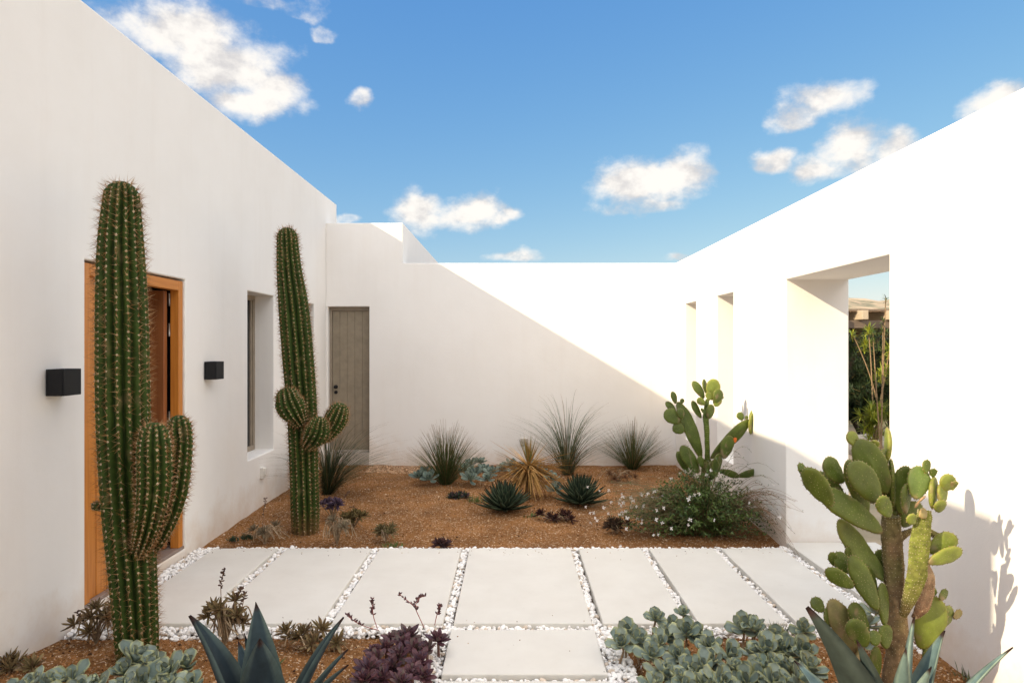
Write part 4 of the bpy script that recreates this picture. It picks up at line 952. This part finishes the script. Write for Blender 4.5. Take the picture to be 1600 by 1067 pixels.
# ------------------------------------------------------------------ white flowering bush
r_ = random.Random(17)
c = Vector((P(1095,840,5.95).x, 5.95, -.04)); t = thing('flowering_bush', 'dark green bush with small white flowers and wispy stems by the right wall', 'bush', c)
fo = MB(); stm = MB(); tips = []; core = []
def sprig(p0, ctl, tip, nl, ll, col, sr=.0014, scol=(.16,.12,.05)):
    pts = bez(p0, ctl, tip, 8); stm.tube(pts, [sr]*7+[sr*.6]*2, 4, scol, False)
    for k in range(nl):
        f = r_.uniform(.12, 1); i = min(7, int(f*8)); p_ = pts[i].lerp(pts[i+1], f*8-i); d = Vector((r_.uniform(-1,1), r_.uniform(-1,1), r_.uniform(-.5,1))).normalized()*ll*r_.uniform(.5,1.2)
        s = d.cross(Vector((r_.uniform(-1,1), r_.uniform(-1,1), 1))).normalized()*ll*.17; h = r_.uniform(.6,1.35)
        fo.add([p_, p_+d*.5+s, p_+d, p_+d*.5-s, ], [(0,1,2,3)], tuple(x*h for x in col))
for i in range(520):
    a = r_.uniform(0, 6.283); q = r_.random()**.5; rx = .74*q; ry = .52*q; hh = .44*max(.02, 1-q*q)**.8*r_.uniform(.6,1.15)+.03
    tip = Vector((c.x+math.cos(a)*rx, c.y+math.sin(a)*ry, hh)); tip.x = min(tip.x, XR-.03); p0 = c+Vector((math.cos(a)*rx*.2, math.sin(a)*ry*.2, 0)); 
    sprig(p0, Vector((p0.x*.6+tip.x*.4, p0.y*.6+tip.y*.4, hh*1.1)), tip, 22, .038, r_.choice([(.045,.085,.014),(.07,.12,.02),(.10,.155,.03)]))
    if r_.random() < .16: core.append(tip+Vector((0,-.012,.015)))
# long wispy flowering stems
for i in range(130):
    a = r_.uniform(0, 6.283) if i % 2 else r_.uniform(2.2, 4.1); L_ = r_.uniform(.55, 1.05); dx = math.cos(a)*L_*1.0; dy = math.sin(a)*L_*.55-.05; hh = r_.uniform(.08,.36) if dx < -.2 else r_.uniform(.15,.65)
    tip = Vector((c.x+dx, c.y+min(dy,.35), hh)); tip.x = min(tip.x, XR-.02-.04*r_.random()); tip.y = max(tip.y, 5.2)
    sprig(c+Vector((dx*.1,dy*.1,.05)), Vector((c.x+dx*.45, c.y+dy*.45, hh*1.25+.12)), tip, 9, .020, (.075,.13,.03), .0015, (.22,.17,.08)); tips.append(tip); 
    for k in range(2): tips.append(Vector((c.x+dx*.45, c.y+dy*.45, hh*.9+.1)).lerp(tip, r_.uniform(.4,.95))+Vector((0,0,.01)))
for i in range(60):  # droop along the wall to the right
    hh = r_.uniform(-.02,.45); tip = Vector((XR-.03-r_.random()*.1, r_.uniform(5.0,5.9), hh)); sprig(c+Vector((.15,0,.08)), Vector((c.x+.42, c.y-.1, r_.uniform(.3,.62))), tip, 6, .02, (.12,.12,.05), .0016, (.33,.20,.12)); 
    if r_.random() < .35: tips.append(tip)
build('foliage', fo, LEAF, t, smooth=False); build('stems', stm, LEAF, t)
fl = MB()
for k in range(4):
    a = k*1.35+.3; d = Vector((math.cos(a), -.35, math.sin(a))).normalized(); s = d.cross(Vector((0,1,.1))).normalized(); q = Vector((0,0,0))
    fl.add([q, q+d*.007+s*.0048, q+d*.014+s*.003, q+d*.0155, q+d*.014-s*.003, q+d*.007-s*.0048], [(0,1,2,3,4,5)], (.85,.80,.78))
for k in range(3): fl.tube([Vector((0,0,0)), Vector((r_.uniform(-.004,.004), -.012, -.006))], .0006, 3, (.7,.6,.4))
f0 = build('flower', fl, PETAL, t, smooth=False); f0.location = tips[0]-c; f0.matrix_parent_inverse = Matrix.Identity(4)
r_.shuffle(tips); r_.shuffle(core); left = [q for q in tips if q.x < c.x-.42]; oth = [q for q in tips if q.x >= c.x-.42]; tips = core[:50]+left[:36]+oth[:16]; r_.shuffle(tips)
for k, p_ in enumerate(tips[1:100]):
    f = f0.copy(); S.collection.objects.link(f); f.parent = t; f.location = p_-c; f.rotation_euler = (r_.uniform(-.6,.6), r_.uniform(-3,3), r_.uniform(-.9,.9)); f.scale = (r_.uniform(.8,1.35),)*3

# ------------------------------------------------------------------ outside the right wall
def oleander(label, base, stems, seed, colset, grp='shrubs beyond the right wall', leafL=.11, name='shrub', tr=.011, scol=(.30,.20,.11)):
    r_ = random.Random(seed); base = Vector(base); t = thing(name, label, 'shrub', base, grp); st = MB(); fo = MB()
    for (tip, bend, whorls, nl) in stems:
        tip = Vector(tip); ctl = (base+tip)/2+Vector(bend); pts = bez(base+Vector((r_.uniform(-.05,.05), r_.uniform(-.05,.05), 0)), ctl, tip, 14); st.tube(pts, [tr-.5*tr*i/15 for i in range(15)], 6, scol)
        for k in range(whorls):
            f = 1 if k == 0 else r_.uniform(.25,1); i = min(13, int(f*14)); p_ = pts[i].lerp(pts[min(14,i+1)], f*14-i) if f < 1 else tip
            if k: q = p_+Vector((r_.uniform(-.14,.14), r_.uniform(-.14,.14), r_.uniform(.0,.15))); st.tube([p_, p_.lerp(q,.5)+Vector((0,0,-.01)), q], .0035, 5, (.24,.18,.08)); p_ = q
            for j in range(nl):
                a = r_.uniform(0, 6.28); e = r_.uniform(-.5,1.3); d = Vector((math.cos(a)*math.cos(e), math.sin(a)*math.cos(e), math.sin(e)))*leafL*r_.uniform(.6,1.15); h = r_.uniform(.7,1.3); cc = tuple(x*h for x in r_.choice(colset))
                s0 = p_+Vector((0,0,-r_.random()*.07)); leaf(fo, bez(s0, s0+d*.5+Vector((0,0,.012)), s0+d-Vector((0,0,.012)), 4), w_narrow, Vector((0,0,1)), leafL*.13, .12, .05, cc)
    build('trunk', st, BARK, t); build('crown', fo, LEAF, t); return t
def O(px, py, y): return P(px, py, y)
OG = [(.09,.15,.03),(.13,.19,.03),(.16,.21,.04)]; OD = [(.02,.04,.01),(.03,.055,.012)]
oleander('lit shrub with a bare curving stem seen through the doorway opening', O(1368,760,11.3).to_tuple()[:2]+(-.1,),
  [(O(1357,516,11.3),(.03,0,0),3,40),(O(1331,520,11.4),(.45,0,-.35),2,16),(O(1386,575,11.3),(-.05,0,0),5,34),(O(1345,648,11.3),(0,0,.0),6,36),(O(1372,640,11.2),(0,0,0),9,36),(O(1392,540,11.2),(0,.1,0),5,18),(O(1360,655,11.3),(0,0,0),6,20)], 121, [(.34,.38,.03),(.42,.42,.04),(.20,.28,.03)], leafL=.20, tr=.014)
def bushy(label, base, H_, rad, ns, seed, cols, wh=12):
    r_ = random.Random(seed); L_ = []
    for i in range(ns):
        a = r_.uniform(0, 6.28); q = r_.random()**.5*rad; L_.append(((base[0]+math.cos(a)*q, base[1]+math.sin(a)*q, H_*r_.uniform(.35,1)), (0,0,.1), wh, 18))
    return oleander(label, base, L_, seed, cols, leafL=.17, tr=.007, scol=(.05,.04,.025))
def ob(px, y): return ((px-CX)*y/F, y, -.12)
bushy('dense dark green shrub in the doorway opening, in front of the pergola', ob(1345, 12.9), 1.80, .8, 34, 131, OD, 22)
bushy('dark green shrub farther right in the doorway opening, half behind its edge', ob(1395, 13.3), 1.95, .8, 34, 132, OD, 22)
oleander('taller sprig rising against the hillside in the doorway opening', ob(1375, 9.8), [(O(1384,465,9.8),(0,0,0),5,16),(O(1364,520,9.8),(0,0,0),5,16),(O(1380,500,9.8),(0,0,0),5,16)], 133, OD+OG)
oleander('leafy sprigs poking through the nearer slit opening of the right wall', (XR+.62, 7.2, -.12),
  [((XR+.13, 7.02, EYE-(608-HZ)*7.0/F), (.1,0,.2),1,26),((XR+.13, 7.00, EYE-(665-HZ)*7.0/F), (.1,0,.1),1,20),((XR+.7,7.5,1.5),(0,0,0),5,14),((XR+.8,7.0,1.2),(0,0,0),5,14)], 134, OG, leafL=.10)
# pergola house behind
pg = thing('pergola', 'weathered brown pergola with reed roof seen through the doorway opening', 'pergola', (9, 16, 0))
mb = MB(); mb.box((6, 14.9, 2.36), (15, 19.2, 2.40)); build('reed_roof', mb, WOODG, pg, smooth=False)
y0 = 15.0; zt_ = EYE-(488-HZ)*y0/F
def pz(py, y): return EYE-(py-HZ)*y/F
mb = MB(); mb.box((6, y0-.1, pz(513,y0)), (15, y0+.1, pz(501,y0))); build('beam', mb, wood('beam_wood', (.13,.09,.065), (.19,.14,.10), .8, 'X'), pg, smooth=False, bevel=.01)
for i in range(14):
    x = 7.52+i*.62-1.24; mb = MB(); mb.box((x, y0-.35, pz(500,y0)), (x+.13, y0+4.0, 2.359)); build('rafter', mb, wood('rafter_wood', (.42,.33,.23), (.52,.42,.3), .8, 'Y') if i == 0 else bpy.data.materials['rafter_wood'], pg, smooth=False, bevel=.008)
mb = MB(); r_ = random.Random(4)
for i in range(260):
    x = 6+i*.034; mb.tube([(x, 14.85, 2.345+r_.uniform(-.006,.006)), (x, 19.1, 2.345+r_.uniform(-.006,.006))], .011, 5, (.30,.2,.12))
build('reeds', mb, BARK, pg)
for x in (6.2, 9.6, 13.5):
    mb = MB(); mb.box((x, y0-.08, -.14), (x+.16, y0+.08, pz(513,y0)-.001)); build('post', mb, WOODG, pg, smooth=False, bevel=.008)
sm = concrete('dark_stone', (.09,.06,.045), (.17,.12,.09), 6)
sw = MB()
for j in range(9):
    x = 6
    while x < 15:
        w = r_.uniform(.25,.6); sw.box((x+.01, 18.6+r_.uniform(-.03,.03), -.14+j*.26), (x+w-.01, 18.9, .12+j*.26)); x += w
sw.box((6, 18.75, -.14), (15, 18.85, 2.2))
o = tag(build('stone_wall', sw, sm, smooth=False, bevel=.01), 'dark rubble stone wall under the pergola beyond the doorway opening', 'wall')
# low pale rocks outside
r_ = random.Random(6); k = 0
for (px, y) in ((1338, 11.9), (1366, 12.1), (1384, 11.7), (1350, 10.9)):
    mb = MB(); V, Fc = ico(3); cx_ = (px-CX)*y/F; s = r_.uniform(.14,.24); sd_ = r_.uniform(0,50)
    mb.add([Vector((cx_+v[0]*s*1.3, y+v[1]*s, -.1+v[2]*s*.8))*1.0+Vector((v[0],v[1],v[2]))*.3*s*noise.noise(Vector((v[0]*1.5+sd_, v[1]*1.5, v[2]*1.5))) for v in V], [tuple(int(q) for q in f) for f in Fc], (.48,.42,.34))
    tag(build('rock', mb, STONE), ['pale rock at the left side of the view through the doorway', 'pale rock in the middle of the view through the doorway', 'pale rock at the right edge of the view through the doorway', 'pale rock nearest behind the doorway threshold'][k], 'rock', 'rocks beyond the doorway'); k += 1
